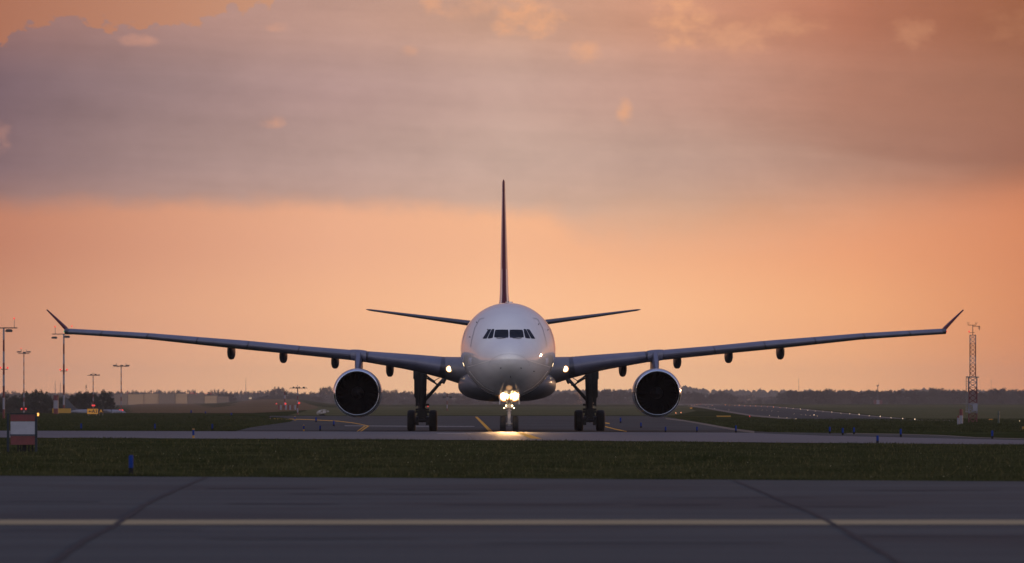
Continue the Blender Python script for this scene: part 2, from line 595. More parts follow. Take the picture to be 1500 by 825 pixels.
M_YLINE2 = surf_mat('bright_yellow_paint', (0.55, 0.27, 0.02), (0.50, 0.26, 0.03), 0.8, 0.15, (0.3, 0.3), 0.2)
M_WLINE = surf_mat('worn_white_paint', (0.25, 0.24, 0.24), (0.36, 0.34, 0.33), 0.8, 0.2, (0.2, 0.5), 0.4)
M_EDGE = surf_mat('pale_pavement_edge', (0.12, 0.10, 0.085), (0.17, 0.145, 0.12), 0.9, 0.1, (0.05, 0.05), 0.3)
M_FIELD = surf_mat('dry_brown_field', (0.115, 0.072, 0.040), (0.165, 0.105, 0.060), 1.0, 0.0, (0.004, 0.02), 0.3, (0.08, 0.06, 0.035), 0.3)
M_GREENF = surf_mat('green_far_field', (0.075, 0.072, 0.036), (0.125, 0.108, 0.056), 1.0, 0.0, (0.004, 0.02), 0.3, (0.04, 0.045, 0.018), 0.3)

# ---- near taxiway: far edge y 697..706, reaching behind the camera


def plane_quadmesh(name, f_far, y_near, m, z, x0=-160, x1=160, nc=81, nr=24):
    pts = []
    for i in range(nr):
        for j in range(nc):
            x = x0 + (x1 - x0) * j / (nc - 1)
            yf = f_far(x)
            t = i / (nr - 1)
            pts.append((x, y_near + (yf - y_near) * t, z))
    return sheet(name, pts, nr, nc, m)


near_far = lambda x: 115.4 - 0.36 * x + 0.10 * math.sin(x * 1.7) + 0.06 * math.sin(x * 4.1 + 1)
plane_quadmesh('near_taxiway', near_far, -60, M_NEAR, 0.0, -70, 70, 281, 8)
# yellow centreline of the near taxiway (y = 765)
YL = F * CH / 175.5
plane_quadmesh('near_centreline', lambda x: YL + 1.45 + 0.03 * math.sin(x * 3.1), YL - 1.35, M_YLINE, 0.005, -70, 70, 281, 2)


def crooked(name, pts, w, m, z, seed):
    rr = random.Random(seed)
    P = []
    for (a, b) in zip(pts[:-1], pts[1:]):
        for k in range(40):
            t = k / 40
            P.append((a[0] + (b[0] - a[0]) * t + rr.uniform(-0.02, 0.02), a[1] + (b[1] - a[1]) * t))
    P.append(pts[-1])
    out = []
    for i, (x, y) in enumerate(P):
        ww = w * rr.uniform(0.6, 1.25)
        out += [(x - ww, y, z), (x + ww, y, z)]
    return sheet(name, out, len(P), 2, m)


jp = lambda px, py: ((px - 750) * F * CH / (py - HY) / F, F * CH / (py - HY))
crooked('tar_joint', [jp(302, 699.5), jp(262, 716), jp(215, 738), jp(172, 768), jp(125, 792), jp(70, 830), (-4.6, 20)], 0.055, M_TAR, 0.009, 3)
crooked('tar_joint', [jp(1076, 704), jp(1130, 727), jp(1190, 752), jp(1235, 775), (4.25, 55), (3.9, 20)], 0.042, M_TAR, 0.009, 4)
# small clod on the right joint, tyre streaks
M_STREAK = surf_mat('rubber_streak', (0.030, 0.030, 0.035), (0.044, 0.044, 0.052), 0.95, 0.05, (0.1, 2.0), 0.3)
for k, (a, b, py, w) in enumerate(((300, 480, 716, .40), (330, 500, 738.5, .55), (640, 900, 740, .30), (930, 1060, 740, .5), (1240, 1470, 719, .45), (-30, 150, 735, .3), (560, 800, 717, .3), (1110, 1300, 742, .35), (420, 700, 724, .25), (900, 1200, 729, .3), (300, 620, 790, .12), (700, 1150, 796, .14), (-20, 300, 776, .12), (1250, 1520, 786, .14))):
    A, B = jp(a, py), jp(b, py)
    pts = []
    n = 30
    for i in range(n + 1):
        t = i / n
        x = A[0] + (B[0] - A[0]) * t
        ww = w * math.sin(math.pi * t) ** 0.4 * (0.8 + 0.2 * math.sin(9 * t + k)) + 0.02
        yy = A[1] + 0.1 * math.sin(5 * t + k)
        pts += [(x, yy - ww, 0.004), (x, yy + ww, 0.004)]
    sheet('rubber_streak', pts, n + 1, 2, M_STREAK)

# ---- dark tarmac behind the strip


def interp(tab, t):
    if t <= tab[0][0]:
        return tab[0][1]
    for (a, u), (b, v) in zip(tab[:-1], tab[1:]):
        if t <= b:
            return u + (v - u) * (t - a) / (b - a)
    return tab[-1][1]


def drape(name, left, right, pys, m, off, nc=40, lim=None):
    pts = []
    for py in pys:
        l, r = interp(left, py), interp(right, py)
        for j in range(nc):
            q = l + (r - l) * j / (nc - 1)
            pts.append(gp(q, min(py, lim(q) + 0.02 * (py - 600)) if lim else py, off))
    return sheet(name, pts, len(pys), nc, m)


nearL = lambda px: interp([(-400, 639), (0, 641), (300, 642.6), (750, 645), (1200, 649), (1500, 651.5), (1900, 655)], px)
farL = lambda px: interp([(-400, 629.5), (0, 631), (400, 632.0), (750, 632.6), (1090, 634), (1200, 638.2), (1500, 645), (1900, 652)], px)
TL = [(607.5, 60), (608.6, 180), (609.4, 300), (610.5, 392), (612, 412), (614, 424), (616, 429), (618, 425), (622, 397), (626, 368), (630, 352), (633, 340), (637, -60), (652, -200)]
TR = [(607.5, 930), (609.4, 960), (611, 976), (613, 990), (616, 1002), (620, 1026), (626, 1062), (630, 1088), (633, 1112), (634.4, 1200), (635.6, 1320), (637.6, 1385), (640.6, 1430), (642.5, 1520), (652, 1700)]
drape('taxiway_apron', [(608, 395), (609.4, 398)] + TL[3:], TR, [609.3, 609.8, 610.4, 611, 612, 613, 614, 615, 616, 617, 618, 620, 622, 624, 626, 628, 630, 632, 633.5, 635, 637, 640.6, 643, 647, 652], M_TARMAC, 0.004, 60, lambda q: farL(q) + 2.0)

# ---- pale strip with a slight crown: far edge hides the foot of the wheels
pts = []
NC = 120
for i, t in enumerate((0, 0.15, 0.35, 0.6, 0.85, 1.0, 1.0)):
    for j in range(NC):
        px = -400 + 2300 * j / (NC - 1)
        yn = F * CH / (nearL(px) + 0.12 * math.sin(px * 0.09) - HY)
        cz = 0.062
        yfar = F * (CH - cz) / (farL(px) - HY)
        y = yn + (yfar - yn) * t
        x = (px - 750) * y / F
        z = 0.004 + (cz - 0.004) * (t ** 1.2)
        if i == 6:
            z = -0.09
            y += 0.05
        pts.append((x, y, z))
sheet('pale_taxiway', pts, 7, NC, M_STRIP)

# pale edge lines
def ribbon(name, ptsin, wpx, m, off, n=24, solve=None):
    """a band on the terrain through photo points; wpx = thickness in rows"""
    solve = solve or gp
    out = []
    segs = list(zip(ptsin[:-1], ptsin[1:]))
    for (a, b) in segs:
        for k in range(n):
            t = k / n
            out.append((a[0] + (b[0] - a[0]) * t, a[1] + (b[1] - a[1]) * t))
    out.append(ptsin[-1])
    P = []
    for i, (px, py) in enumerate(out):
        w = wpx if not callable(wpx) else wpx(i / (len(out) - 1))
        P.append(solve(px, py + w / 2, off))
        P.append(solve(px, py - w / 2, off))
    return sheet(name, P, len(out), 2, m)


def strip_pt(px, py, off=0):
    yn = F * CH / (nearL(px) - HY)
    yfar = F * (CH - 0.062) / (farL(px) - HY)
    best = None
    for k in range(201):
        t = k / 200
        y = yn + (yfar - yn) * t
        z = 0.004 + 0.058 * (t ** 1.2) + off
        e = abs(HY + (CH - z) * F / y - py)
        if best is None or e < best[0]:
            best = (e, (px - 750) * y / F, y, z)
    return best[1:]


ribbon('pavement_edge_band', [(975, 613.2), (1000, 616), (1030, 621), (1060, 626.5), (1085, 630.5), (1105, 633)], lambda t: 1.6 + 1.6 * t, M_EDGE, 0.008)
ribbon('pavement_edge_line', [(1240, 634.9), (1320, 636), (1385, 638), (1430, 641), (1500, 643)], 0.7, M_EDGE, 0.008)
ribbon('white_line', [(505, 623.8), (600, 624.4), (695, 624.6)], 0.55, M_WLINE, 0.008)
# yellow guidelines
def yband(name, pts, w, m, solve=gp, off=0.010):
    """slanted band of constant pixel width w measured across in x"""
    out = []
    P = []
    for (a, b) in zip(pts[:-1], pts[1:]):
        for k in range(12):
            t = k / 12
            P.append((a[0] + (b[0] - a[0]) * t, a[1] + (b[1] - a[1]) * t))
    P.append(pts[-1])
    for i, (px, py) in enumerate(P):
        ww = w if not callable(w) else w(i / (len(P) - 1))
        out.append(solve(px - ww / 2, py, off))
        out.append(solve(px + ww / 2, py, off))
    return sheet(name, out, len(P), 2, m)


yband('yellow_guideline', [(697.5, 610.6), (704, 617), (711, 624), (719, 632.3)], lambda t: 3.5 + 2.5 * t, M_YLINE2)
yband('yellow_guideline', [(760, 633.2), (768, 636), (777, 639.5), (786, 642.6)], lambda t: 11 + 4 * t, M_YLINE2, strip_pt, 0.006)
yband('yellow_guideline', [(540, 623.8), (534, 628), (528, 632.3)], 2.8, M_YLINE2)
yband('yellow_guideline', [(535, 623.8), (529, 628), (523, 632.3)], 2.2, M_YLINE2)
ribbon('yellow_curve', [(400, 613.5), (450, 614.6), (495, 617), (515, 619.2), (528, 621.5), (540, 624)], 0.8, M_YLINE2, 0.008)
ribbon('yellow_curve', [(886, 619.5), (893, 620.5)], 1.6, M_YLINE2, 0.008)
ribbon('yellow_curve', [(885, 624.5), (900, 628.5), (918, 632.2)], 1.4, M_YLINE2, 0.008)
yband('slab_joint', [(681, 633.4), (687, 638), (694, 644)], 1.2, M_EDGE, strip_pt, 0.0065)
ribbon('white_line', [(640, 635.0), (690, 635.4)], 0.6, M_WLINE, 0.006, 8, strip_pt)

# ---- runway on the right
RL = [(591.2, 985), (593.5, 1008), (597, 1030), (603, 1065), (609, 1103), (614.5, 1166), (616.5, 1190)]
RR = [(591.2, 1003), (593.2, 1060), (595, 1128), (600, 1180), (606, 1240), (611, 1292), (616, 1345), (616.6, 1400)]
drape('runway', RL, RR, [591.4, 592, 592.6, 593.3, 594, 595, 596, 597.5, 599, 601, 603, 605, 607, 609, 611, 613, 614.5, 616.4], M_TARMAC, 0.006, 30)
ribbon('runway_edge', [(1003, 591.6), (1060, 593.2), (1128, 595.3), (1180, 600), (1240, 606), (1292, 611), (1345, 615.4), (1400, 616.2)], lambda t: 1.3 + 0.3 * t, M_EDGE, 0.012)
ribbon('runway_edge', [(990, 592.5), (1008, 594), (1030, 597), (1065, 603), (1103, 609), (1166, 614.2)], lambda t: 2.2, M_EDGE, 0.012)

# ---- fields
drape('brown_field', [(584, 330), (588, 250), (592, 172), (596, 168), (605.2, 168)], [(584, 428), (588, 440), (592, 452), (597, 470), (601, 450), (605.2, 370)],
      [585, 586, 588, 590, 592, 594, 596, 598, 600, 602, 604, 605.2], M_FIELD, 0.03, 30)
drape('far_meadow', [(595, 470), (598, 440), (602, 450), (609, 420)], [(595, 1010), (598, 1010), (602, 1020), (609, 985)], [595.5, 597, 598.5, 600, 602, 604, 606, 608.6], M_GREENF, 0.02, 30)
drape('far_meadow', [(593.5, 1130), (596, 1150), (600, 1200), (606, 1260), (611, 1310), (615, 1360)], [(593.5, 1560), (615, 1560)], [593.6, 595, 597, 599, 602, 605, 608, 611, 614.5], M_GREENF, 0.02, 30)

# ------------------------------------------------------------------ grass
M_BLADE = surf_mat('grass_blades', (0.018, 0.023, 0.010), (0.062, 0.061, 0.028), 1.0, 0.02, (0.4, 0.4), 0.3, (0.018, 0.026, 0.008), 1.0)
M_STALK = surf_mat('dry_grass_stalks', (0.075, 0.062, 0.028), (0.12, 0.10, 0.045), 1.0, 0.0, (1, 1), 0.2)


def grass(name, xs, ysn, hs, ws, m, label):
    n = len(xs)
    a = rng.uniform(0, np.pi, n)
    dx, dy = np.cos(a) * ws, np.sin(a) * ws * 0.5
    lean = rng.normal(0, 0.35, (n, 2)) * hs[:, None]
    z0 = np.array([H(x, y) for x, y in zip(xs, ysn)]) - 0.02
    v = np.empty((n, 3, 3))
    v[:, 0] = np.stack([xs - dx, ysn - dy, z0], 1)
    v[:, 1] = np.stack([xs + dx, ysn + dy, z0], 1)
    v[:, 2] = np.stack([xs + lean[:, 0], ysn + lean[:, 1], z0 + hs], 1)
    me = bpy.data.meshes.new(name)
    me.vertices.add(n * 3)
    me.vertices.foreach_set('co', v.reshape(-1))
    me.loops.add(n * 3)
    me.loops.foreach_set('vertex_index', np.arange(n * 3, dtype=np.int32))
    me.polygons.add(n)
    me.polygons.foreach_set('loop_start', np.arange(0, n * 3, 3, dtype=np.int32))
    me.polygons.foreach_set('loop_total', np.full(n, 3, dtype=np.int32))
    me.materials.append(m)
    me.update(calc_edges=True)
    o = bpy.data.objects.new(name, me)
    COL.objects.link(o)
    return tag(o, label, 'grass', kind='stuff')


def strip_area(n, pad=0.0):
    y = rng.uniform(105, 262, n * 2)
    x = rng.uniform(-1, 1, n * 2) * (0.115 * y + 6)
    px = 750 + F * x / y
    yn = F * CH / (np.interp(px, [-400, 0, 300, 750, 1200, 1500, 1900], [639, 641, 642.6, 645, 649, 651.5, 655]) - HY)
    lo = np.array([near_far(v) for v in x])
    k = (y > lo + 0.03 + pad) & (y < yn - 0.05)
    return x[k][:n], y[k][:n]


x, y = strip_area(170000)
n = len(x)
hs = rng.uniform(0.04, 0.11, n) * (0.75 + 0.5 * np.sin(x * 0.7 + 3) * np.sin(y * 0.21))
grass('verge_grass', x, y, hs, rng.uniform(0.012, 0.03, n), M_BLADE, 'dark short grass strip between the two taxiways')
x, y = strip_area(9000)
n = len(x)
grass('dry_stalks', x, y, rng.uniform(0.08, 0.17, n), rng.uniform(0.006, 0.014, n), M_STALK, 'thin dry stalks scattered through the dark grass strip')
# fringe right at the near edge of the verge
x = rng.uniform(-22, 22, 9000)
y = np.array([near_far(v) for v in x]) + rng.exponential(0.25, 9000) - 0.05
grass('edge_grass', x, y, rng.uniform(0.03, 0.09, 9000), rng.uniform(0.01, 0.025, 9000), M_BLADE, 'ragged grass fringe along the near taxiway edge')
# far knolls
def in_far(n, pxl, pxr, D0, D1):
    D = rng.uniform(D0 ** 0.5, D1 ** 0.5, n) ** 2
    p = rng.uniform(0, 1, n)
    py = HY + (CH + 0.06) * F / D
    L = np.array([interp(pxl, v) for v in py])
    Rr = np.array([interp(pxr, v) for v in py])
    px = L + (Rr - L) * p
    return (px - 750) * D / F, D
x, y = in_far(42000, [(600, -80), (640, -80)], TL[2:12] , 306, 860)
n = len(x)
grass('knoll_grass', x, y, rng.uniform(0.06, 0.16, n), rng.uniform(0.03, 0.08, n), M_BLADE, 'dark grass beyond the pale taxiway on the left')
x, y = in_far(42000, [(p, q + 12) for p, q in TR[1:9]], [(600, 1600), (640, 1600)], 306, 560)
k = (HY + (CH + 0.06) * F / y > 614)
x, y = x[k], y[k]
n = len(x)
grass('knoll_grass', x, y, rng.uniform(0.06, 0.16, n), rng.uniform(0.03, 0.07, n), M_BLADE, 'dark grass beyond the pale taxiway on the right')
# little flowers
mb = MB()
x, y = strip_area(170)
for a, b in zip(x, y):
    s = random.uniform(0.006, 0.012)
    z = H(a, b) + random.uniform(0.06, 0.12)
    mb.add([(a - s, b, z), (a, b, z - s), (a + s, b, z), (a, b, z + s), (a, b - s, z), (a, b + s, z)], [(0, 1, 4), (1, 2, 4), (2, 3, 4), (3, 0, 4), (1, 0, 5), (2, 1, 5), (3, 2, 5), (0, 3, 5)])
tag(mb.build('small_flowers', mat('pale_flower', (0.45, 0.40, 0.25), 0.8)), 'tiny pale flower heads scattered over the grass strip', 'flowers', kind='stuff')

# ================================================================== AIRLINER
NOSE_D = 292.0
plane = thing('airliner', 'white twin-engine passenger jet seen head-on with landing lights lit', 'airplane', (-0.16, NOSE_D, -0.06), 0.0078)
ZP = lambda py, ya: CH - (py - HY) * (NOSE_D + ya) / F + 0.06
XP = lambda dp, ya: dp * (NOSE_D + ya) / F

AX = ZP(512.5, 8)            # fuselage axis height
RF = 2.80
top = [(0, -0.62), (0.05, -0.42), (0.15, -0.25), (0.5, 0.03), (1.0, 0.30), (1.6, 0.55), (2.05, 0.74), (2.5, 1.05), (3.0, 1.36), (4, 1.82), (5, 2.18), (6.5, 2.55), (8, 2.74), (10, RF), (38, RF), (46, 2.72), (52, 2.45), (57, 2.05), (58.4, 1.75)]
bot = [(0, -0.62), (0.05, -0.84), (0.15, -1.02), (0.5, -1.34), (1.0, -1.62), (1.6, -1.86), (2.05, -2.00), (2.5, -2.12), (3.0, -2.24), (4, -2.44), (5, -2.60), (6.5, -2.74), (8, -2.79), (10, -RF), (36, -RF), (42, -2.2), (48, -1.1), (54, 0.25), (58.4, 1.25)]
wid = [(0, 0.01), (0.05, 0.22), (0.15, 0.42), (0.5, 0.78), (1.0, 1.12), (1.6, 1.43), (2.05, 1.62), (2.5, 1.79), (3.0, 1.95), (4, 2.22), (5, 2.43), (6.5, 2.66), (8, 2.77), (10, 2.82), (37, 2.82), (44, 2.45), (50, 1.7), (55, 0.95), (58.4, 0.3)]


def crv(tab, t):
    """monotone cubic through the table"""
    xs = [p[0] for p in tab]
    v = [p[1] for p in tab]
    if t <= xs[0]:
        return v[0]
    if t >= xs[-1]:
        return v[-1]
    i = max(k for k in range(len(xs) - 1) if xs[k] <= t)
    d = [(v[k + 1] - v[k]) / (xs[k + 1] - xs[k]) for k in range(len(xs) - 1)]

    def slope(k):
        if k == 0:
            return d[0]
        if k == len(xs) - 1:
            return d[-1]
        if d[k - 1] * d[k] <= 0:
            return 0
        return 2 * d[k - 1] * d[k] / (d[k - 1] + d[k])
    h = xs[i + 1] - xs[i]
    s = (t - xs[i]) / h
    return (2 * s ** 3 - 3 * s ** 2 + 1) * v[i] + (s ** 3 - 2 * s ** 2 + s) * h * slope(i) + (-2 * s ** 3 + 3 * s ** 2) * v[i + 1] + (s ** 3 - s ** 2) * h * slope(i + 1)


def fsec(y):
    t, b, w = crv(top, y), crv(bot, y), crv(wid, y) * 1.028
    k = 1 + 0.028 * min(1, y / 4)
    t, b = t * k, b * k
    return (t + b) / 2, (t - b) / 2, w


sts = [0.0, 0.02, 0.05, 0.1, 0.15, 0.22, 0.3, 0.4] + [0.5 + 0.125 * k for k in range(60)] + [8 + k for k in range(0, 51, 1)]
sts = sorted(set(min(58.4, s) for s in sts))
mb = MB()
NS = 96
rings = []
for s in sts:
    c, h, w = fsec(s)
    h = max(h, 0.006)
    rings.append([(w * math.sin(2 * math.pi * k / NS), s, AX + c + h * math.cos(2 * math.pi * k / NS)) for k in range(NS)])
mb.loft(rings)
fus = mb.build('fuselage', M_WHITE, plane, smooth=60)


def surf_y(x, z):
    """aft distance where the nose surface passes through lateral x, height z (from axis)"""
    lo, hi = 0.0, 12.0
    for _ in range(36):
        m = (lo + hi) / 2
        c, h, w = fsec(m)
        inside = (x / max(w, 1e-4)) ** 2 + ((z - c) / max(h, 1e-4)) ** 2 <= 1
        if inside:
            hi = m
        else:
            lo = m
    return hi


def surf_p(x, z, off):
    e = 0.02
    y0 = surf_y(x, z)
    gx = (surf_y(x + e, z) - surf_y(x - e, z)) / (2 * e)
    gz = (surf_y(x, z + e) - surf_y(x, z - e)) / (2 * e)
    n = Vector((gx, -1, gz)).normalized()
    return (x + n.x * off, y0 + n.y * off, AX + z + n.z * off)


def patch(name, quad, m, off=0.012, nu=12, nv=10, parent=plane, rnd=0.0):
    """quad: 4 (x,z) corners counter-clockwise from bottom left; draped onto the nose"""
    mb = MB()
    vs = []
    (ax, azz), (bx, bz), (cx, cz), (dx, dz) = quad
    for j in range(nv + 1):
        for i in range(nu + 1):
            u, v = i / nu, j / nv
            if rnd:
                # pull the corners in for rounded panes
                uu, vv = 2 * u - 1, 2 * v - 1
                k = 1 - rnd * (uu * uu) * (vv * vv)
                u, v = (uu * k + 1) / 2, (vv * k + 1) / 2
            x = (ax * (1 - u) + bx * u) * (1 - v) + (dx * (1 - u) + cx * u) * v
            z = (azz * (1 - u) + bz * u) * (1 - v) + (dz * (1 - u) + cz * u) * v
            vs.append(surf_p(x, z, off))
    W = nu + 1
    fs = [(j * W + i, j * W + i + 1, (j + 1) * W + i + 1, (j + 1) * W + i) for j in range(nv) for i in range(nu)]
    mb.add(vs, fs)
    return mb.build(name, m, parent, smooth=60)


def pq(pts, D=2.5):
    """photo px (offset from centreline 744.5) -> (x, z from axis)"""
    return [(p * (NOSE_D + D) / F, ZP(q, D) - AX) for p, q in pts]


for s in (1, -1):
    def mir(pts):
        q = [(s * p, r) for p, r in pts]
        return q if s > 0 else [q[1], q[0], q[3], q[2]]
    patch('windscreen', mir(pq([(0.7, 495.4), (22.1, 494.8), (20.1, 483.0), (0.7, 483.0)])), M_GLASS, parent=fus, rnd=0.05)
    patch('side_window', mir(pq([(23.7, 495.6), (31.7, 496.4), (24.9, 482.0), (21.2, 482.0)])), M_GLASS, parent=fus, rnd=0.07, nu=6)
    patch('side_window', mir(pq([(32.6, 496.3), (38.8, 496.3), (30.0, 482.4), (25.6, 482.2)])), M_GLASS, parent=fus, rnd=0.04, nu=6)
    # wiper
    w0 = pq([(5 * s, 495.8), (14 * s, 496.8), (18 * s, 495.8)])
    mbw = MB()
    P = [surf_p(a, b, 0.03) for a, b in w0]
    mbw.tube(P[0], P[1], 0.014)
    mbw.tube(P[1], P[2], 0.014)
    mbw.build('wiper', M_LINE, fus)


def lines(name, segs, w=0.012, off=0.006, D=2.5, m=M_LINE, par=None):
    mb = MB()
    for pts in segs:
        P = []
        q = pq(pts, D)
        for a, b in zip(q[:-1], q[1:]):
            for k in range(8):
                t = k / 8
                P.append((a[0] + (b[0] - a[0]) * t, a[1] + (b[1] - a[1]) * t))
        P.append(q[-1])
        vs = []
        for i, (x, z) in enumerate(P):
            d = Vector(P[min(i + 1, len(P) - 1)]) - Vector(P[max(i - 1, 0)])
            nrm = Vector((-d.y, d.x)).normalized() * w
            vs += [surf_p(x - nrm.x, z - nrm.y, off), surf_p(x + nrm.x, z + nrm.y, off)]
        mb.add(vs, [(2 * i, 2 * i + 1, 2 * i + 3, 2 * i + 2) for i in range(len(P) - 1)])
    return mb.build(name, m, par or fus, smooth=0)


M_SEAM = mat('faint_panel_seam', (0.30, 0.29, 0.31), 0.5)
M_SEAM2 = mat('pale_panel_seam', (0.75, 0.72, 0.70), 0.4)
for q in (-1, 1):
    lines('door_outline', [[(q * 36, 465), (q * 43, 466.5), (q * 50, 480), (q * 55, 500), (q * 56, 508)]], 0.018, 0.008, 3, M_SEAM)
lines('radome_seam', [[(30 * math.cos(math.pi * k / 12), 536 + 28 * -math.sin(math.pi * k / 12) * 0.62) for k in range(13)]], 0.006, 0.006, 1.0, M_SEAM)
for q in (-1, 1):
    lines('lightning_strip', [[(q * 61, 537), (q * 45, 533), (q * 26, 527.5)]], 0.016, 0.008, 1.5, M_SEAM2)
    lines('belly_seam', [[(q * 58, 543), (q * 48, 556), (q * 36, 567), (q * 22, 574)]], 0.02, 0.008, 3, M_SEAM2)
for dp, py in ((-12, 539), (17, 539), (36, 543.5), (2, 551.5), (-31, 483), (44, 474), (-47, 471), (-57, 493), (58, 482)):
    (x, z), = pq([(dp, py)], 1.5)
    c = Vector(surf_p(x, z, 0.01))
    n = (Vector(surf_p(x, z, 0.06)) - c).normalized()
    mb = MB()
    mb.tube(c, c + n * 0.06, 0.03, 0.02, 8)
    mb.build('air_data_probe', M_LINE, fus)
# step/door corner marks low on each side
for s in (-1, 1):
    mb = MB()
    x0 = s * XP(63, 7)
    mb.box((x0, 7.2, ZP(517, 7)), (0.28, 0.03, 0.05))
    mb.build('door_sill', M_LINE, fus)

# antennas on the crown
mb = MB()
mb.box((XP(3.5, 20), 22, AX + 2.95), (0.42, 1.2, 0.34))
mb.loft([[(XP(3.5, 20) + sx * w, 21.2 + 0.1 * k, AX + 2.75 + z) for sx, z in ((-1, 0), (1, 0), (1, .42), (-1, .42))] for k, w in ((0, .16), (8, .24), (16, .2))])
mb.build('crown_antenna', M_NAC, fus)
mb = MB()
mb.box((0, 9.5, AX + 2.86), (0.04, 0.5, 0.22))
mb.build('blade_antenna', M_LINE, fus)

# belly fairing
def superring(y, cx, cz, w, h, e, n=72):
    out = []
    for k in range(n):
        t = 2 * math.pi * k / n
        c, s_ = math.cos(t), math.sin(t)
        out.append((cx + w * abs(c) ** (2 / e) * (1 if c > 0 else -1), y, cz + h * abs(s_) ** (2 / e) * (1 if s_ > 0 else -1)))
    return out


fz = ZP(560, 22)
mb = MB()
bb = ZP(588.6, 20)
rs = []
for y, w, dz, e in ((13.4, 1.2, 0.02, 2), (13.7, 1.9, 0.10, 2.1), (14.4, 2.5, 0.25, 2.2), (15.6, 2.86, 0.14, 2.35), (17.2, 3.0, 0.04, 2.5), (19, 3.06, 0.0, 2.6), (30, 3.06, 0, 2.6), (34, 2.8, 0.1, 2.5), (37, 2.1, 0.4, 2.3), (40, 1.0, 0.8, 2)):
    zb = bb + dz
    zt = fz + 0.9 if 14 < y < 36 else fz + 0.2
    if y < 14:
        zb = bb + 0.55
    rs.append(superring(y, 0, (zb + zt) / 2, w, (zt - zb) / 2, e))
mb.loft(rs)
mb.build('belly_fairing', M_BELLY, plane, smooth=60)


# ---- wings
def foil(n=26):
    """unit airfoil loop (chordwise 0..1, z/thickness +-0.5), upper surface TE->LE then lower LE->TE"""
    pts = []
    for k in range(n + 1):
        x = 0.5 * (1 + math.cos(math.pi * k / n))
        t = 5 * (0.2969 * math.sqrt(x) - 0.1260 * x - 0.3516 * x * x + 0.2843 * x ** 3 - 0.1015 * x ** 4)
        pts.append((x, t))
    up = pts
    lo = [(x, -t * 0.92) for x, t in reversed(pts)][1:-1]
    return up + lo


FOIL = foil()


def wsec(x, yle, chord, thick, zc, twist=0.0, nrm=(0, 1), x_shift=0.0):
    """section in the y-z plane; nrm lets the winglet tilt: z displacement direction (dx,dz)"""
    out = []
    ct, st = math.cos(twist), math.sin(twist)
    for c, t in FOIL:
        yy, zz = (c - 0.25) * chord, t * thick
        y2 = yy * ct + zz * st
        z2 = -yy * st + zz * ct
        out.append((x + nrm[0] * z2, yle + 0.25 * chord + y2, zc + nrm[1] * z2))
    return out


LE = lambda x: 16.6 + (x - 2.8) * 0.60
SIL = [(671, 523.4, 562.5), (605, 518.3, 544.3), (526, 513.2, 529.8), (439.5, 506.2, 520.6), (360, 498.6, 513.0), (298, 494.0, 506.3), (220, 488.0, 497.8), (150, 484.0, 493.0), (98, 481.2, 489.8)]
CHORD = [(0, 11.6), (2.8, 10.6), (9.4, 7.2), (29, 2.5)]
stations = []
for px, yu, yl in SIL:
    dp = 743.0 - px
    xx = dp * 310 / F
    for _ in range(4):
        xx = dp * (NOSE_D + LE(xx) + 0.6) / F
    ya = LE(xx) + 0.8
    zu, zl = ZP(yu, ya), ZP(yl, ya)
    stations.append((xx, zu, zl))


def wing_at(x):
    zu = interp([(a, b) for a, b, c in stations], x)
    zl = interp([(a, c) for a, b, c in stations], x)
    if x < stations[0][0]:
        a, b = stations[0], stations[1]
        k = (x - a[0]) / (b[0] - a[0])
        zu = a[1] + (b[1] - a[1]) * k
        zl = a[2] + (b[2] - a[2]) * k
    ch = interp(CHORD, x)
    vis = zu - zl
    tw = interp([(0, 0.030), (9.4, 0.022), (18, 0.012), (29, 0.0)], x)
    drop = tw * ch * 0.45
    return LE(x), ch, max(0.12, vis - drop * 0.6), (zu + zl) / 2 + drop * 0.15, tw


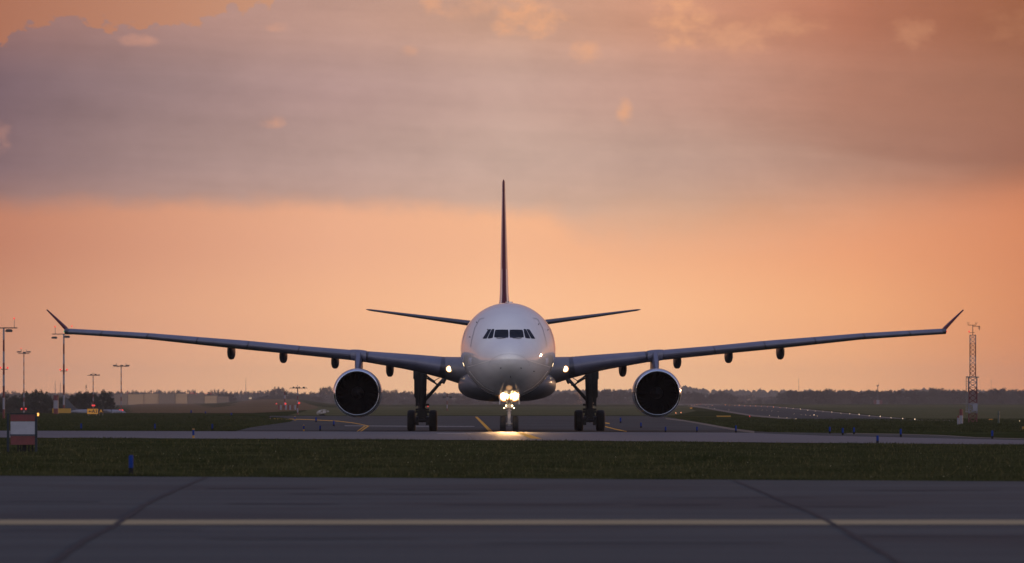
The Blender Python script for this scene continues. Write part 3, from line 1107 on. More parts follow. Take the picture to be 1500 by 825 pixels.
XT = stations[-1][0]
for s in (-1, 1):
    mb = MB()
    xs = [1.8, 2.8, 3.6, 4.5, 5.5, 6.5, 7.5, 8.5, 9.4, 10.5, 12, 13.5, 15, 17, 19, 21, 23, 25, 27, 28.2, XT]
    rr = []
    for x in xs:
        yle, ch, th, zc, tw = wing_at(x)
        r = wsec(x, yle, ch, th / 1.0 * 1.0, zc, tw)
        r = [(s * a, b, c) for a, b, c in r]
        rr.append(r if s > 0 else list(reversed(r)))
    mb.loft(rr)
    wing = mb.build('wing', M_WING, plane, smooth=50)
    # slats: shells over the leading edge, with gaps between
    edges = [(4.15, 8.75), (9.85, 13.15), (13.2, 16.45), (16.5, 19.8), (19.85, 23.1), (23.15, 26.2), (26.25, XT - 0.25)]
    for a, b in edges:
        mb = MB()
        rr = []
        m_ = 6
        for i in range(m_ + 1):
            x = a + 0.02 + (b - a - 0.04) * i / m_
            yle, ch, th, zc, tw = wing_at(x)
            ring = []
            idx = [k for k in range(len(FOIL)) if FOIL[k][0] <= 0.16]
            ct, st = math.cos(tw), math.sin(tw)
            outer, inner = [], []
            for k in idx:
                c, t = FOIL[k]
                # shift each shell point forwards and outwards a little
                g = 0.022
                yy, zz = (c - 0.25) * ch, t * th
                nx, nz = (-(0.16 - c) / 0.16, (1 if t > 0 else -1 if t < 0 else 0) * (c / 0.16) ** 0.5)
                ln = math.hypot(nx, nz) or 1
                yo, zo = yy + nx / ln * g, zz + nz / ln * g
                outer.append((yo * ct + zo * st, -yo * st + zo * ct))
                yi, zi = yy - nx / ln * 0.02, zz - nz / ln * 0.02
                inner.append((yi * ct + zi * st, -yi * st + zi * ct))
            loop = outer + list(reversed(inner))
            # slanted joints: outboard end sits a touch further out at the bottom
            ring = []
            for (yy, zz) in loop:
                sl = -0.22 * (zz / max(th, .2)) if i in (0, m_) else -0.22 * (zz / max(th, .2))
                ring.append((s * (x + sl), yle + 0.25 * ch + yy, zc + zz))
            rr.append(ring if s > 0 else list(reversed(ring)))
        mb.loft(rr)
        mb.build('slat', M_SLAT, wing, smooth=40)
    # winglet
    yle, ch, th, zc, tw = wing_at(XT)
    wx = XP(671.5, LE(30.2) + 1) - XP(645, LE(29)) + XT
    wzt = ZP(453.5, LE(30.5))
    mb = MB()
    rr = []
    for t in (0, 0.04, 0.12, 0.3, 0.6, 0.9, 1.0):
        cx = XT - 0.15 + (wx - XT + 0.15) * (t ** 1.04)
        cz = zc + 0.05 + (wzt - zc - 0.05) * t
        tilt = min(1, t / 0.10)
        d = Vector((-(wzt - zc), (wx - XT))).normalized()
        nrm = Vector((0, 1)) * (1 - tilt) + d * tilt if False else Vector((-0.75 * tilt, 1 - 0.35 * tilt))
        nrm.normalize()
        c_ = ch * 0.92 * (1 - t) + 0.75 * t
        thk = (0.27 * (1 - t) + 0.09 * t)
        r = wsec(cx, yle + 0.15 + 2.1 * t, c_, thk, cz, 0, (nrm.x, nrm.y))
        r = [(s * a, b, c) for a, b, c in r]
        rr.append(r if s > 0 else list(reversed(r)))
    mb.loft(rr)
    mb.build('winglet', M_FIN, wing, smooth=50)
    # wing tip cap and navigation light
    mb = MB()
    mb.lathe((s * (XT - 0.02), yle + 0.1, zc - 0.02), (0, -1, 0), [(-0.25, 0.07), (0.0, 0.07), (0.06, 0.05), (0.09, 0.01)], 14, cap=(True, True))
    mb.build('navigation_light', M_GRNL if s < 0 else M_REDL, wing)
    # flap track fairings
    for dp, pyb in ((402, 527.0), (326, 532.2), (250.5, 540.3), (170.5, 552.2)):
        x = dp * 322 / F
        for _ in range(3):
            yle, ch, th, zc, tw = wing_at(x)
            x = dp * (NOSE_D + yle + ch * 0.8) / F
        yc = yle + ch * 0.62
        zb = ZP(pyb, yle + ch * 0.8)
        zt = zc - 0.02
        hw = 0.255
        mb = MB()
        rr = []
        L0, L1 = yc - 1.3, yle + ch + 1.1
        for k in range(13):
            t = k / 12
            yy = L0 + (L1 - L0) * t
            g = math.sin(math.pi * min(1, max(0, (t * 0.92 + 0.04)))) ** 0.55
            g = max(g, 0.05)
            zbot = zt - (zt - zb) * g
            ring = []
            for q in range(20):
                a = 2 * math.pi * q / 20
                cx, cz = math.cos(a), math.sin(a)
                e = 2.9
                px_ = hw * g * abs(cx) ** (2 / e) * (1 if cx > 0 else -1)
                pz_ = (zt + zbot) / 2 + (zt - zbot) / 2 * abs(cz) ** (2 / 2.3) * (1 if cz > 0 else -1)
                ring.append((s * x + px_, yy, pz_))
            rr.append(ring)
        mb.loft(rr)
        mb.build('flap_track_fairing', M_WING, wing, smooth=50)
    # root lamp, in the leading edge close to the fuselage
    lx = XP(84.8, 17.5)
    lz = ZP(540.5, 17)
    yy = LE(lx) - 0.06
    mb = MB()
    mb.lathe((s * lx, yy + 0.2, lz), (0, -1, 0), [(0, 0.21), (0.16, 0.21), (0.2, 0.19), (0.2, 0.15)], 24)
    hs_ = mb.build('lamp_housing', M_BEZEL, wing)
    mb = MB()
    mb.lathe((s * lx, yy + 0.02, lz), (0, -1, 0), [(0, 0.165), (0.04, 0.15), (0.07, 0.10), (0.08, 0.01)], 24, cap=(True, True))
    mb.build('landing_lamp', M_LAMP2, wing)
    # wing root fillet
    mb = MB()
    rr = []
    for k in range(5):
        t = k / 4
        x = 2.35 + 1.5 * t
        yle, ch, th, zc, tw = wing_at(max(x, 2.8))
        sc_ = 1.16 - 0.14 * t ** 0.7
        r = wsec(x, yle - 0.75 * (1 - t) ** 1.5, ch + 0.9 * (1 - t), th * sc_, zc, tw)
        r = [(s * a, b, c) for a, b, c in r]
        rr.append(r if s > 0 else list(reversed(r)))
    mb.loft(rr)
    mb.build('root_fillet', M_BELLY, wing, smooth=50)

    # ---- engine
    ex, ey = XP(220.2, 16.8), 16.8
    ez = ZP(575.6, 16.8)
    mb = MB()
    # outer cowl
    mb.lathe((s * ex, ey, ez), (0, 1, 0), [(0.20, 1.455), (0.4, 1.49), (0.8, 1.52), (1.4, 1.535), (2.4, 1.53), (3.4, 1.45), (4.4, 1.28), (4.9, 1.16), (4.9, 1.10), (3.0, 1.2)], 72)
    eng = mb.build('engine', M_NAC, plane, smooth=40)
    mb = MB()
    mb.lathe((s * ex, ey, ez), (0, 1, 0), [(0.20, 1.457), (0.10, 1.43), (0.03, 1.395), (0.0, 1.36), (0.03, 1.325), (0.12, 1.295), (0.2, 1.283)], 72)
    mb.build('intake_lip', M_LIP, eng, smooth=60)
    mb = MB()
    mb.lathe((s * ex, ey, ez), (0, 1, 0), [(0.2, 1.283), (0.5, 1.265), (1.2, 1.28), (1.7, 1.28)], 72)
    mb.lathe((s * ex, ey, ez), (0, 1, 0), [(1.75, 1.28), (1.75, 0.01)], 48, cap=(False, True))
    mb.build('intake_duct', M_DUCT, eng, smooth=60)
    # fan
    mb = MB()
    for k in range(26):
        a = 2 * math.pi * k / 26
        ring = []
        for i in range(6):
            t = i / 5
            r_ = 0.38 + 0.87 * t
            tw_ = 0.35 + 0.6 * t
            da, dy = 0.10 * math.cos(tw_) / (0.5 + t) * 1.0 + 0.02, 0.10 * math.sin(tw_) + 0.03
            a2 = a + 0.18 * t * t
            p = [(r_, a2 - da, 1.45 - dy), (r_, a2 + da, 1.45 + dy)]
            ring.append([(s * ex + q[0] * math.sin(q[1]), ey + q[2], ez + q[0] * math.cos(q[1])) for q in p])
        vs = [v for r_ in ring for v in r_]
        mb.add(vs, [(2 * i, 2 * i + 1, 2 * i + 3, 2 * i + 2) for i in range(5)])
    mb.build('fan', M_FAN, eng, smooth=60)
    mb = MB()
    mb.lathe((s * ex, ey, ez), (0, 1, 0), [(0.72, 0.005), (0.78, 0.08), (0.95, 0.20), (1.2, 0.33), (1.5, 0.40), (1.7, 0.40)], 28)
    mb.build('spinner', M_SPIN, eng, smooth=60)
    mb = MB()
    mb.lathe((s * ex, ey, ez), (0, 1, 0), [(4.3, 1.0), (4.9, 0.92), (5.8, 0.7), (6.4, 0.5), (6.4, 0.46), (5.2, 0.4)], 36)
    mb.lathe((s * ex, ey, ez), (0, 1, 0), [(5.6, 0.4), (6.4, 0.3), (7.2, 0.02)], 24)
    mb.build('exhaust_nozzle', M_GEAR, eng, smooth=40)
    # seam between upper and lower cowl
    for sg in (-1, 1):
        mb = MB()
        mb.tube((s * ex + sg * 1.475, ey + 0.25, ez + 0.02), (s * ex + sg * 1.54, ey + 1.4, ez + 0.02), 0.02, 0.02, 6)
        mb.build('cowl_seam', M_LINE, eng)
    # pylon
    yle, ch, th, zc, tw = wing_at(ex)
    mb = MB()
    rr = []
    for yy, zb, zt, w in ((ey + 1.5, ez + 1.45, ez + 1.56, 0.10), (ey + 2.1, ez + 1.40, ez + 1.95, 0.17), (ey + 3.0, ez + 1.2, zc - 0.10, 0.20), (yle - 0.1, ez + 1.15, zc + 0.22, 0.22), (yle + 0.8, ez + 1.2, zc + 0.2, 0.24), (yle + 3.2, zc - 0.9, zc, 0.22), (yle + 5.0, zc - 0.4, zc, 0.05)):
        rr.append([(s * ex + a * w, yy, z) for a, z in ((-1, zb), (1, zb), (1, zb + (zt - zb) * .7), (0.6, zt), (-0.6, zt), (-1, zb + (zt - zb) * .7))])
    mb.loft(rr)
    # flared head that carries the leading edge over the engine
    rr = []
    for x in (-0.50, -0.25, 0, 0.25, 0.50):
        yl2, ch2, th2, zc2, tw2 = wing_at(ex + x)
        k = 1.05 + 0.10 * (1 - (x / 0.5) ** 2)
        r = wsec(ex + x, yl2 - 0.12 * k, ch2 * 0.35, th2 * k * 1.0, zc2, tw2)
        r = [(s * a, b, c) for a, b, c in r]
        rr.append(r if s > 0 else list(reversed(r)))
    mb.loft(rr)
    mb.build('pylon', M_SLAT, eng, smooth=40)

    # ---- main landing gear
    gx = XP(122.4, 29.5) * s
    gy = 29.3
    zg = lambda py: ZP(py, gy)
    gw = lambda dp: XP(dp, gy)
    mb = MB()
    mb.tube((gx - s * gw(0.5), gy, zg(538)), (gx, gy, zg(590)), 0.30, 0.24, 20)
    mb.tube((gx, gy, zg(590)), (gx, gy, zg(604)), 0.235, 0.21, 20)
    mb.tube((gx, gy, zg(600)), (gx, gy, zg(618)), 0.13, 0.13, 16, 1)
    for z, r in ((zg(571), 0.29), (zg(589), 0.27), (zg(599), 0.29), (zg(604), 0.28)):
        mb.tube((gx, gy, z - 0.05), (gx, gy, z + 0.05), r, r, 20)
    # side lugs
    for z in (zg(593), zg(600), zg(603.5)):
        for q in (-1, 1):
            mb.box((gx + q * 0.33, gy - 0.1, z), (0.22, 0.2, 0.14))
    # torque links in front
    mb.loft([[(gx + a * w, gy - 0.32 - b, z) for a, b in ((-1, 0), (1, 0), (1, .1), (-1, .1))] for w, z in ((0.16, zg(599)), (0.10, zg(607)), (0.2, zg(614)))])
    # bogie beam, axles, fork
    wz = zg(632.0) + 0.69
    mb.tube((gx, gy - 1.0, wz + 0.05), (gx, gy + 1.0, wz + 0.05), 0.17, 0.17, 14)
    mb.loft([[(gx + a * w, gy - 0.25 + b * 0.5, z) for a, b in ((-1, 0), (1, 0), (1, 1), (-1, 1))] for w, z in ((0.16, wz + 0.75), (0.30, wz + 0.55), (0.36, wz + 0.25), (0.22, wz - 0.02))])
    for dy in (-0.99, 0.99):
        mb.tube((gx - 0.55, gy + dy, wz), (gx + 0.55, gy + dy, wz), 0.10, 0.10, 12)
        for q in (-1, 1):
            mb.tube((gx + q * 0.24, gy + dy, wz), (gx + q * 0.46, gy + dy, wz), 0.30, 0.27, 18)
            mb.box((gx + q * 0.33, gy + dy - 0.30, wz - 0.12), (0.13, 0.1, 0.28))
    # side brace to the fuselage, with lock links
    bx = lambda px: (741.4 - px) * (NOSE_D + gy) / F * s
    mb.tube((bx(623), gy, zg(586)), (bx(652), gy + 0.1, zg(553)), 0.115, 0.10, 12)
    mb.tube((bx(648), gy, zg(561)), (bx(655), gy + 0.1, zg(549)), 0.16, 0.12, 12)
    mb.tube((bx(623.5), gy, zg(549)), (bx(641), gy, zg(564)), 0.055, 0.055, 10)
    mb.tube((bx(626), gy - 0.1, zg(553)), (bx(637), gy - 0.1, zg(560)), 0.10, 0.09, 10)
    mb.tube((bx(634), gy - 0.1, zg(559.5)), (bx(644), gy - 0.1, zg(553.5)), 0.025, 0.025, 8)
    mb.tube((bx(641), gy, zg(564)), (bx(646), gy, zg(563)), 0.09, 0.09, 8)
    # hoses
    for q in (-0.2, 0.14):
        mb.tube((gx + q, gy - 0.33, zg(560)), (gx + q * 1.3, gy - 0.30, zg(600)), 0.022, 0.022, 6)
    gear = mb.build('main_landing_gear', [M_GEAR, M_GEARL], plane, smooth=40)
    # leg door panel outboard of the strut
    mb = MB()
    pth = [(605.6, 543), (605.6, 555), (606.8, 556), (606.9, 581), (609, 584), (609.2, 597.5), (614, 588), (614.5, 543)]
    mb.loft([[(bx(px), gy - 0.15 + dy, zg(py)) for px, py in pth] for dy in (0, 0.06)])
    mb.box((bx(609.5), gy + 0.6, zg(565)), (0.05, 1.7, 1.9))
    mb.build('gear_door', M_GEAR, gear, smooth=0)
    for dy in (-0.99, 0.99):
        for q in (-1, 1):
            wx_ = gx + q * 0.70
            mb = MB()
            rW, w2 = 0.69, 0.265
            mb.lathe((wx_, gy + dy, wz), (1, 0, 0), [(-w2, 0.34), (-w2, 0.50), (-w2 * 0.93, 0.60), (-w2 * 0.72, 0.665), (-0.13, rW - 0.005), (-0.128, rW - 0.02), (-0.112, rW - 0.02), (-0.11, rW), (-0.01, rW), (-0.008, rW - 0.015), (0.008, rW - 0.015), (0.01, rW), (0.11, rW), (0.112, rW - 0.02), (0.128, rW - 0.02), (0.13, rW - 0.005), (w2 * 0.72, 0.665), (w2 * 0.93, 0.60), (w2, 0.50), (w2, 0.34)], 40)
            mb.lathe((wx_, gy + dy, wz), (1, 0, 0), [(-w2 * 0.8, 0.05), (-w2 * 0.8, 0.28), (-w2 * 0.97, 0.345), (w2 * 0.97, 0.345), (w2 * 0.8, 0.28), (w2 * 0.8, 0.05)], 28, 1, cap=(True, True))
            mb.build('wheel', [M_TYRE, M_RIM], gear, smooth=40)

# ---- nose gear
gy = 6.7
zg = lambda py: ZP(py, gy)
gw = lambda dp: XP(dp, gy)
gx = gw(1.0)
wz = zg(633.8) + 0.52
mb = MB()
mb.tube((gx, gy, zg(570)), (gx, gy, zg(603)), 0.13, 0.115, 20)
mb.tube((gx, gy, zg(603)), (gx, gy, zg(622)), 0.075, 0.075, 16)
for z, r in ((zg(601.5), 0.17), (zg(598), 0.15), (zg(605), 0.13)):
    mb.tube((gx, gy, z - 0.03), (gx, gy, z + 0.03), r, r, 20)
# steering cylinders, torque link, axle
for q in (-1, 1):
    mb.tube((gx + q * 0.03, gy - 0.16, zg(597)), (gx + q * 0.30, gy - 0.16, zg(599)), 0.06, 0.05, 10)
    mb.tube((gx + q * 0.07, gy - 0.14, zg(606)), (gx + q * 0.09, gy - 0.14, zg(620)), 0.022, 0.022, 8)
mb.loft([[(gx + a * w, gy - 0.17 - b, z) for a, b in ((-1, 0), (1, 0), (1, .06), (-1, .06))] for w, z in ((0.10, zg(607)), (0.045, zg(614)), (0.11, zg(621)))])
mb.tube((gx - 0.34, gy, wz), (gx + 0.34, gy, wz), 0.075, 0.075, 12)
mb.tube((gx, gy - 0.02, wz - 0.10), (gx, gy - 0.02, wz + 0.16), 0.12, 0.09, 14)
# drag strut up into the bay
for q in (-1, 1):
    mb.tube((gx + q * 0.12, gy - 0.05, zg(592)), (gx + q * 0.30, gy - 2.0, zg(570)), 0.045, 0.045, 10)
ng = mb.build('nose_landing_gear', M_GEARL, plane, smooth=40)
for q in (-1, 1):
    wx_ = gx + q * gw(9.2)
    mb = MB()
    rW, w2 = 0.52, 0.185
    mb.lathe((wx_, gy, wz), (1, 0, 0), [(-w2, 0.26), (-w2, 0.38), (-w2 * 0.9, 0.45), (-w2 * 0.65, 0.50), (-0.07, rW), (-0.069, rW - 0.012), (-0.057, rW - 0.012), (-0.055, rW), (0.055, rW), (0.057, rW - 0.012), (0.069, rW - 0.012), (0.07, rW), (w2 * 0.65, 0.50), (w2 * 0.9, 0.45), (w2, 0.38), (w2, 0.26)], 40)
    mb.lathe((wx_, gy, wz), (1, 0, 0), [(-w2 * 0.8, 0.03), (-w2 * 0.8, 0.2), (-w2 * 0.97, 0.265), (w2 * 0.97, 0.265), (w2 * 0.8, 0.2), (w2 * 0.8, 0.03)], 24, 1, cap=(True, True))
    mb.build('wheel', [M_TYRE, M_RIM], ng, smooth=40)
    # bay door
    mb = MB()
    x0 = gx + q * gw(13.5)
    mb.loft([[(x0 + q * 0.02 + a, gy - 2.6 + b * 3.4, z) for a, b in ((-.02, 0), (.02, 0), (.02, 1), (-.02, 1))] for z in (zg(575), zg(592.5))])
    mb.build('gear_bay_door', M_WHITE, ng, smooth=0)
    # big landing lamp
    lx, lz = gx + q * gw(7.2), zg(580.4)
    mb = MB()
    mb.lathe((lx, gy - 0.18, lz), (0, -1, 0), [(-0.15, 0.15), (0, 0.33), (0.06, 0.36), (0.08, 0.36), (0.08, 0.345)], 32)
    mb.build('lamp_housing', M_GEARL, ng)
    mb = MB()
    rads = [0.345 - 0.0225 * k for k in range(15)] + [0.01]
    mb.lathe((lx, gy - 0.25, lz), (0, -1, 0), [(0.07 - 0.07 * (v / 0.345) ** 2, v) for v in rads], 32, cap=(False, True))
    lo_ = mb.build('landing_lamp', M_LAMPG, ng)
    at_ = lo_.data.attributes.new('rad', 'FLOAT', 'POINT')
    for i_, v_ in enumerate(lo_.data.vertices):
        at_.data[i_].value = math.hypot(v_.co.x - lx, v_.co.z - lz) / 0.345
    # small taxi lamps lower down
    for dx, py, r in ((4.4, 594.3, 0.045), (7.2, 597.8, 0.035)):
        mb = MB()
        mb.lathe((gx + q * gw(dx), gy - 0.24, zg(py)), (0, -1, 0), [(-0.1, r * 0.6), (0, r), (0.02, r * 0.9), (0.03, 0.01)], 16, cap=(True, True))
        mb.build('taxi_lamp', M_LAMP, ng)
    # its real light
    ld = bpy.data.lights.new('landing_lamp_beam', 'SPOT')
    ld.energy = 9000
    ld.color = (1.0, 0.55, 0.22)
    ld.spot_size = R(34)
    ld.spot_blend = 1.0
    ld.shadow_soft_size = 0.2
    lo = bpy.data.objects.new('landing_lamp_beam', ld)
    COL.objects.link(lo)
    lo.parent = ng
    lo.location = (lx, gy - 0.45, lz)
    lo.rotation_euler = (R(90 - 3), 0, 0)
    lo.rotation_euler = Vector((0, 1, 0.01)).to_track_quat('Z', 'Y').to_euler()
ld = bpy.data.lights.new('added_lamp_spill', 'POINT')  # added bare point light imitating spill from the landing lamps
ld.energy = 5
ld.color = (1.0, 0.50, 0.20)
ld.shadow_soft_size = 0.3
lo = bpy.data.objects.new('added_lamp_spill', ld)
COL.objects.link(lo)
lo.parent = ng
lo.location = (gx, gy - 0.9, zg(603))

# ---- fin
mb = MB()
rr = []
finb, fint = ZP(452, 48), ZP(264.5, 56)
for t in (0, 0.05, 0.12, 0.3, 0.6, 0.9, 0.985, 1.0):
    z = finb + (fint - finb) * t
    ch = 9.0 * (1 - t) + 2.9 * t
    th = 0.70 * (1 - t) + 0.20 * t
    if t < 0.06:
        th *= 1.35 - 5 * t
    if t == 1.0:
        th *= 0.4
    y0 = 45.8 + 8.6 * t
    ring = []
    for c, tt in FOIL:
        ring.append((tt * th, y0 + c * ch, z))
    rr.append(list(reversed(ring)))
mb.loft(rr)
fin = mb.build('fin', [M_WHITE, M_FIN], plane, smooth=50)
for p in fin.data.polygons:
    c = p.center
    t = (c.z - finb) / (fint - finb)
    cc = (c.y - (45.8 + 8.6 * t)) / (9.0 * (1 - t) + 2.9 * t)
    p.material_index = 1 if cc < 0.028 + 0.05 * t else 0

# ---- tailplanes
for s in (-1, 1):
    mb = MB()
    rr = []
    x0, x1 = 0.8, XP(200.5, 57.2)
    z0, z1 = ZP(472.3, 50), ZP(453.7, 57)
    xr = XP(56, 50)
    for t in (0, 0.2, 0.4, 0.6, 0.8, 0.97, 1):
        x = x0 + (x1 - x0) * t
        z = z0 + (z1 - z0) * (x - xr) / (x1 - xr)
        ch = 5.4 * (1 - t) + 2.0 * t
        th = 0.46 * (1 - t) + 0.13 * t
        if t == 1:
            th *= 0.4
        r = wsec(x, 49.6 + 6.6 * t, ch, th, z, -0.02)
        r = [(s * a, b, c) for a, b, c in r]
        rr.append(r if s > 0 else list(reversed(r)))
    mb.loft(rr)
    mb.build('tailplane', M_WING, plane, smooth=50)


# ================================================================== things around
def pt(px, py, D):
    return ((px - 750) * D / F, D, CH - (py - HY) * D / F)


def base_at(px, D):
    x = (px - 750) * D / F
    return (x, D, H(x, D))


# blue marker posts ------------------------------------------------
def make_post(h=0.42, r=0.055, cap=False):
    t = thing('marker_post', 'blue marker post', 'marker post', (0, 0, 0), 0, 'blue taxiway edge marker posts')
    mb = MB()
    mb.lathe((0, 0, h * 0.33), (0, 0, 1), [(0, r), (h * 0.62, r), (h * 0.67, r * 0.75)], 16, cap=(True, True))
    mb.build('blue_sleeve', M_BLUE, t)
    mb = MB()
    mb.lathe((0, 0, -0.02), (0, 0, 1), [(0, r * 1.02), (h * 0.33 + 0.02, r * 1.02)], 16, cap=(True, True))
    mb.build('foot', M_BLK if not cap else M_YEL, t)
    if cap:
        mb = MB()
        mb.lathe((0, 0, h), (0, 0, 1), [(0, r * 1.03), (0.05, r * 1.03), (0.06, r * 0.8)], 16, cap=(True, True))
        mb.build('yellow_cap', M_YEL, t)
    return t


posts = [
    (192, 694.5, 27.5, 'blue marker post with black foot at the edge of the nearest taxiway'),
    (119, 631, 10.5, 'blue marker post beyond the pale taxiway, below the parked propeller plane'),
    (227, 631, 10, 'blue marker post beyond the pale taxiway, just left of the yellow-capped post'),
    (311, 631, 10, 'blue marker post beyond the pale taxiway, just right of the yellow-capped post'),
    (469, 631.5, 8, 'blue marker post on the dark apron below the left engine, nearest one'),
    (489, 624.5, 8, 'blue marker post on the dark apron directly under the left edge of the left engine'),
    (463, 618.5, 7, 'blue marker post on the dark apron just below the white vapour puff'),
    (339, 609, 4, 'tiny blue marker post on the far grass rim, rightmost of the three there'),
    (301, 606.4, 3.5, 'tiny blue marker post on the far grass rim, middle of the three there'),
    (280, 606.2, 5, 'tiny blue marker post on the far grass rim, leftmost of the three there'),
    (909, 620, 8, 'blue marker post behind the right main gear, left of the right engine'),
    (939, 627, 8, 'blue marker post on the apron below the left side of the right engine'),
    (975, 633.2, 8, 'blue marker post at the far rim of the pale taxiway under the right engine'),
    (1021, 633.2, 8, 'blue marker post at the pale taxiway rim, first one right of the right engine'),
    (1078, 634, 10.5, 'blue marker post with dark foot on the pale pavement edge where grass begins'),
    (1215.5, 635.3, 10, 'blue marker post leftmost of the trio in the right-hand grass'),
    (1234.5, 637.6, 10.5, 'blue marker post in the middle of the trio in the right-hand grass'),
    (1251, 636.3, 10, 'blue marker post rightmost of the trio in the right-hand grass'),
    (1319.5, 640.3, 12, 'blue marker post on the dark wedge of asphalt right of the trio'),
    (1453.5, 642.8, 12, 'blue marker post farthest right, beside the dark grass edge'),
    (1285.5, 649.5, 11.5, 'blue marker post at the near edge of the pale taxiway on the right'),
]
proto = make_post()
used = False
for px, pyb, hpx, lab in posts:
    g = gp(px, pyb)
    hm = hpx * g[1] / F
    k = hm / 0.42
    if not used:
        proto.location, proto.scale, proto['label'] = g, (k ** 0.5, k ** 0.5, k), lab
        used = True
    else:
        dup(proto, g, lab, sc=(min(2.0, (g[1] / 300) ** 0.8 if g[1] > 300 else 1), min(2.0, (g[1] / 300) ** 0.8 if g[1] > 300 else 1), k))
protoc = make_post(cap=True)
g = gp(283.3, 642)
protoc.location = g
protoc['label'] = 'blue marker post with yellow cap and foot at the near edge of pale taxiway'
for px, pyb, hpx, lab in ((445, 631.6, 8, 'blue post with yellow foot on the dark apron, left of the engine'),
                          (432, 616.5, 6, 'small blue post with yellow foot below the striped light mast'),
                          (396, 614, 3.5, 'tiny blue and yellow post at the tip of the left grass')):
    g = gp(px, pyb)
    k = hpx * g[1] / F / 0.42
    dup(protoc, g, lab, sc=(k ** 0.5, k ** 0.5, k))


# red-white masts ---------------------------------------------------
def banded(mb, x, y, z0, z1, r0, r1, nb, first=0):
    """tube cut in nb bands alternately material 0/1"""
    for k in range(nb):
        a, b = k / nb, (k + 1) / nb
        mb.tube((x, y, z0 + (z1 - z0) * a), (x, y, z0 + (z1 - z0) * b), r0 + (r1 - r0) * a, r0 + (r1 - r0) * b, 14, (k + first) % 2, cap=(k in (0, nb - 1)))


def mast(px, D, ptop, wpx, nb, label, bar=None, rods=(), lamps=(), reds=(), group='red and white light masts'):
    x, y, z = base_at(px, D)
    t = thing('light_mast', label, 'mast', (x, y, z), 0, group)
    s = D / F
    zt = CH - (ptop - HY) * s - z
    r = wpx * s / 2
    mb = MB()
    banded(mb, 0, 0, -0.3, zt, r, r * 0.72, nb)
    mb.build('pole', [M_RED, M_WHI], t)
    hz = lambda py: CH - (py - HY) * s - z
    if bar:
        mb = MB()
        a, b, py, thk = bar
        mb.box(((((a + b) / 2) - px) * s, 0, hz(py)), ((b - a) * s, 0.25, thk * s))
        mb.build('crossbar', M_DARK, t)
    for (lx, ly, lw, lh) in lamps:
        mb = MB()
        cx, cz = (lx - px) * s, hz(ly)
        w, h = lw * s / 2, lh * s / 2
        mb.loft([[(cx - w, -0.25, cz - h * .3), (cx - w * .6, -0.25, cz - h), (cx + w * .8, -0.25, cz - h), (cx + w, -0.25, cz), (cx + w * .7, -0.25, cz + h), (cx - w * .6, -0.25, cz + h)],
                 [(cx - w, 0.25, cz - h * .3), (cx - w * .6, 0.25, cz - h), (cx + w * .8, 0.25, cz - h), (cx + w, 0.25, cz), (cx + w * .7, 0.25, cz + h), (cx - w * .6, 0.25, cz + h)]])
        mb.build('floodlight', M_DARK, t)
    for (rx, ry0, ry1) in rods:
        mb = MB()
        mb.tube(((rx - px) * s, 0, hz(ry0)), ((rx - px) * s, 0, hz(ry1)), 0.45 * s, 0.35 * s, 8)
        mb.build('rod', M_STEEL, t)
    for (rx, ry, rr_) in reds:
        mb = MB()
        q = rr_ * s * 0.85
        c = ((rx - px) * s, -0.1 * q, hz(ry))
        mb.lathe((c[0], c[1] - 0.25, c[2] - q), (0, 0, 1), [(0, q * 0.8), (q * 0.6, q), (q * 1.4, q), (q * 1.9, q * 0.5), (q * 2, 0.01)], 12, cap=(True, True))
        mb.build('obstruction_light', M_REDL, t)
        if abs(rx - px) > 2.5 and ry > ptop + 20:
            mb = MB()
            mb.box(((rx - px) * s / 2, 0, c[2] - q * 1.6), (abs(rx - px) * s, 0.12, 1.0 * s))
            mb.build('bracket', M_DARK, t)
    return t


mast(5.5, 580, 481, 3.6, 8, 'tall red and white mast cut by the left edge of the photo', (-10, 25.5, 480.5, 1.5), [(21, 480, 468)], [(13, 484.5, 11, 4.2)], [(21, 466.5, 1.4), (1, 538.8, 1.6), (11.5, 538.8, 1.6)])
mast(93.5, 850, 489, 3.2, 8, 'tall red and white mast right below the left wing tip', (76.5, 109, 489.5, 1.2), [(81, 489, 480)], [(79.5, 494.8, 9, 3.2), (98, 493.4, 9.5, 3.4)], [(80.8, 478.5, 1.3), (105.5, 478, 1.2), (88.6, 541.5, 1.5), (98.4, 541.5, 1.5)])
mast(35, 1180, 517, 1.9, 15, 'thin red and white mast with paired floodlights, second from left', (27, 43, 518, 1.0), [(31, 517, 511), (38.5, 517, 512)], [(28, 515.6, 7.5, 1.8), (35.5, 516.5, 5, 2), (42, 515.6, 7, 1.8)], [(31, 510.6, 0.9), (31.8, 599, 1.4), (38, 599, 1.4)])
mast(136.5, 1350, 549, 1.6, 13, 'shortest thin striped mast standing behind the yellow arrow sign', (128, 146, 550, 0.9), [(135.3, 549, 546), (137.7, 549, 546)], [(133.5, 549, 3.5, 1.8), (140, 548.8, 3.5, 1.9), (144.5, 549.4, 3.5, 1.4)], [(135.6, 594, 1.3), (138.3, 594, 1.3)])
mast(177.5, 1250, 535, 1.9, 13, 'thin striped mast standing over the nose of the parked plane', (166, 189, 536.6, 0.9), [(170.5, 535, 532), (184.5, 535, 532)], [(168, 535.4, 6, 1.6), (172.5, 536.6, 4, 1.8), (178, 536, 6, 2.4), (183.5, 536.6, 4, 1.8), (187, 535.4, 6, 1.5)], [(175.6, 601, 1.5), (179.5, 601, 1.5)])
mast(436, 760, 567.5, 2.2, 7, 'short striped mast standing on the far side of the dark apron', (424, 450, 568.6, 0.8), [(436, 568, 564)], [(430, 567.8, 3, 2.6), (434, 568.2, 2.4, 2.6), (438.5, 568, 2.4, 2.6), (445, 568, 3.4, 2.6)], [(438.3, 590.5, 1.5)])
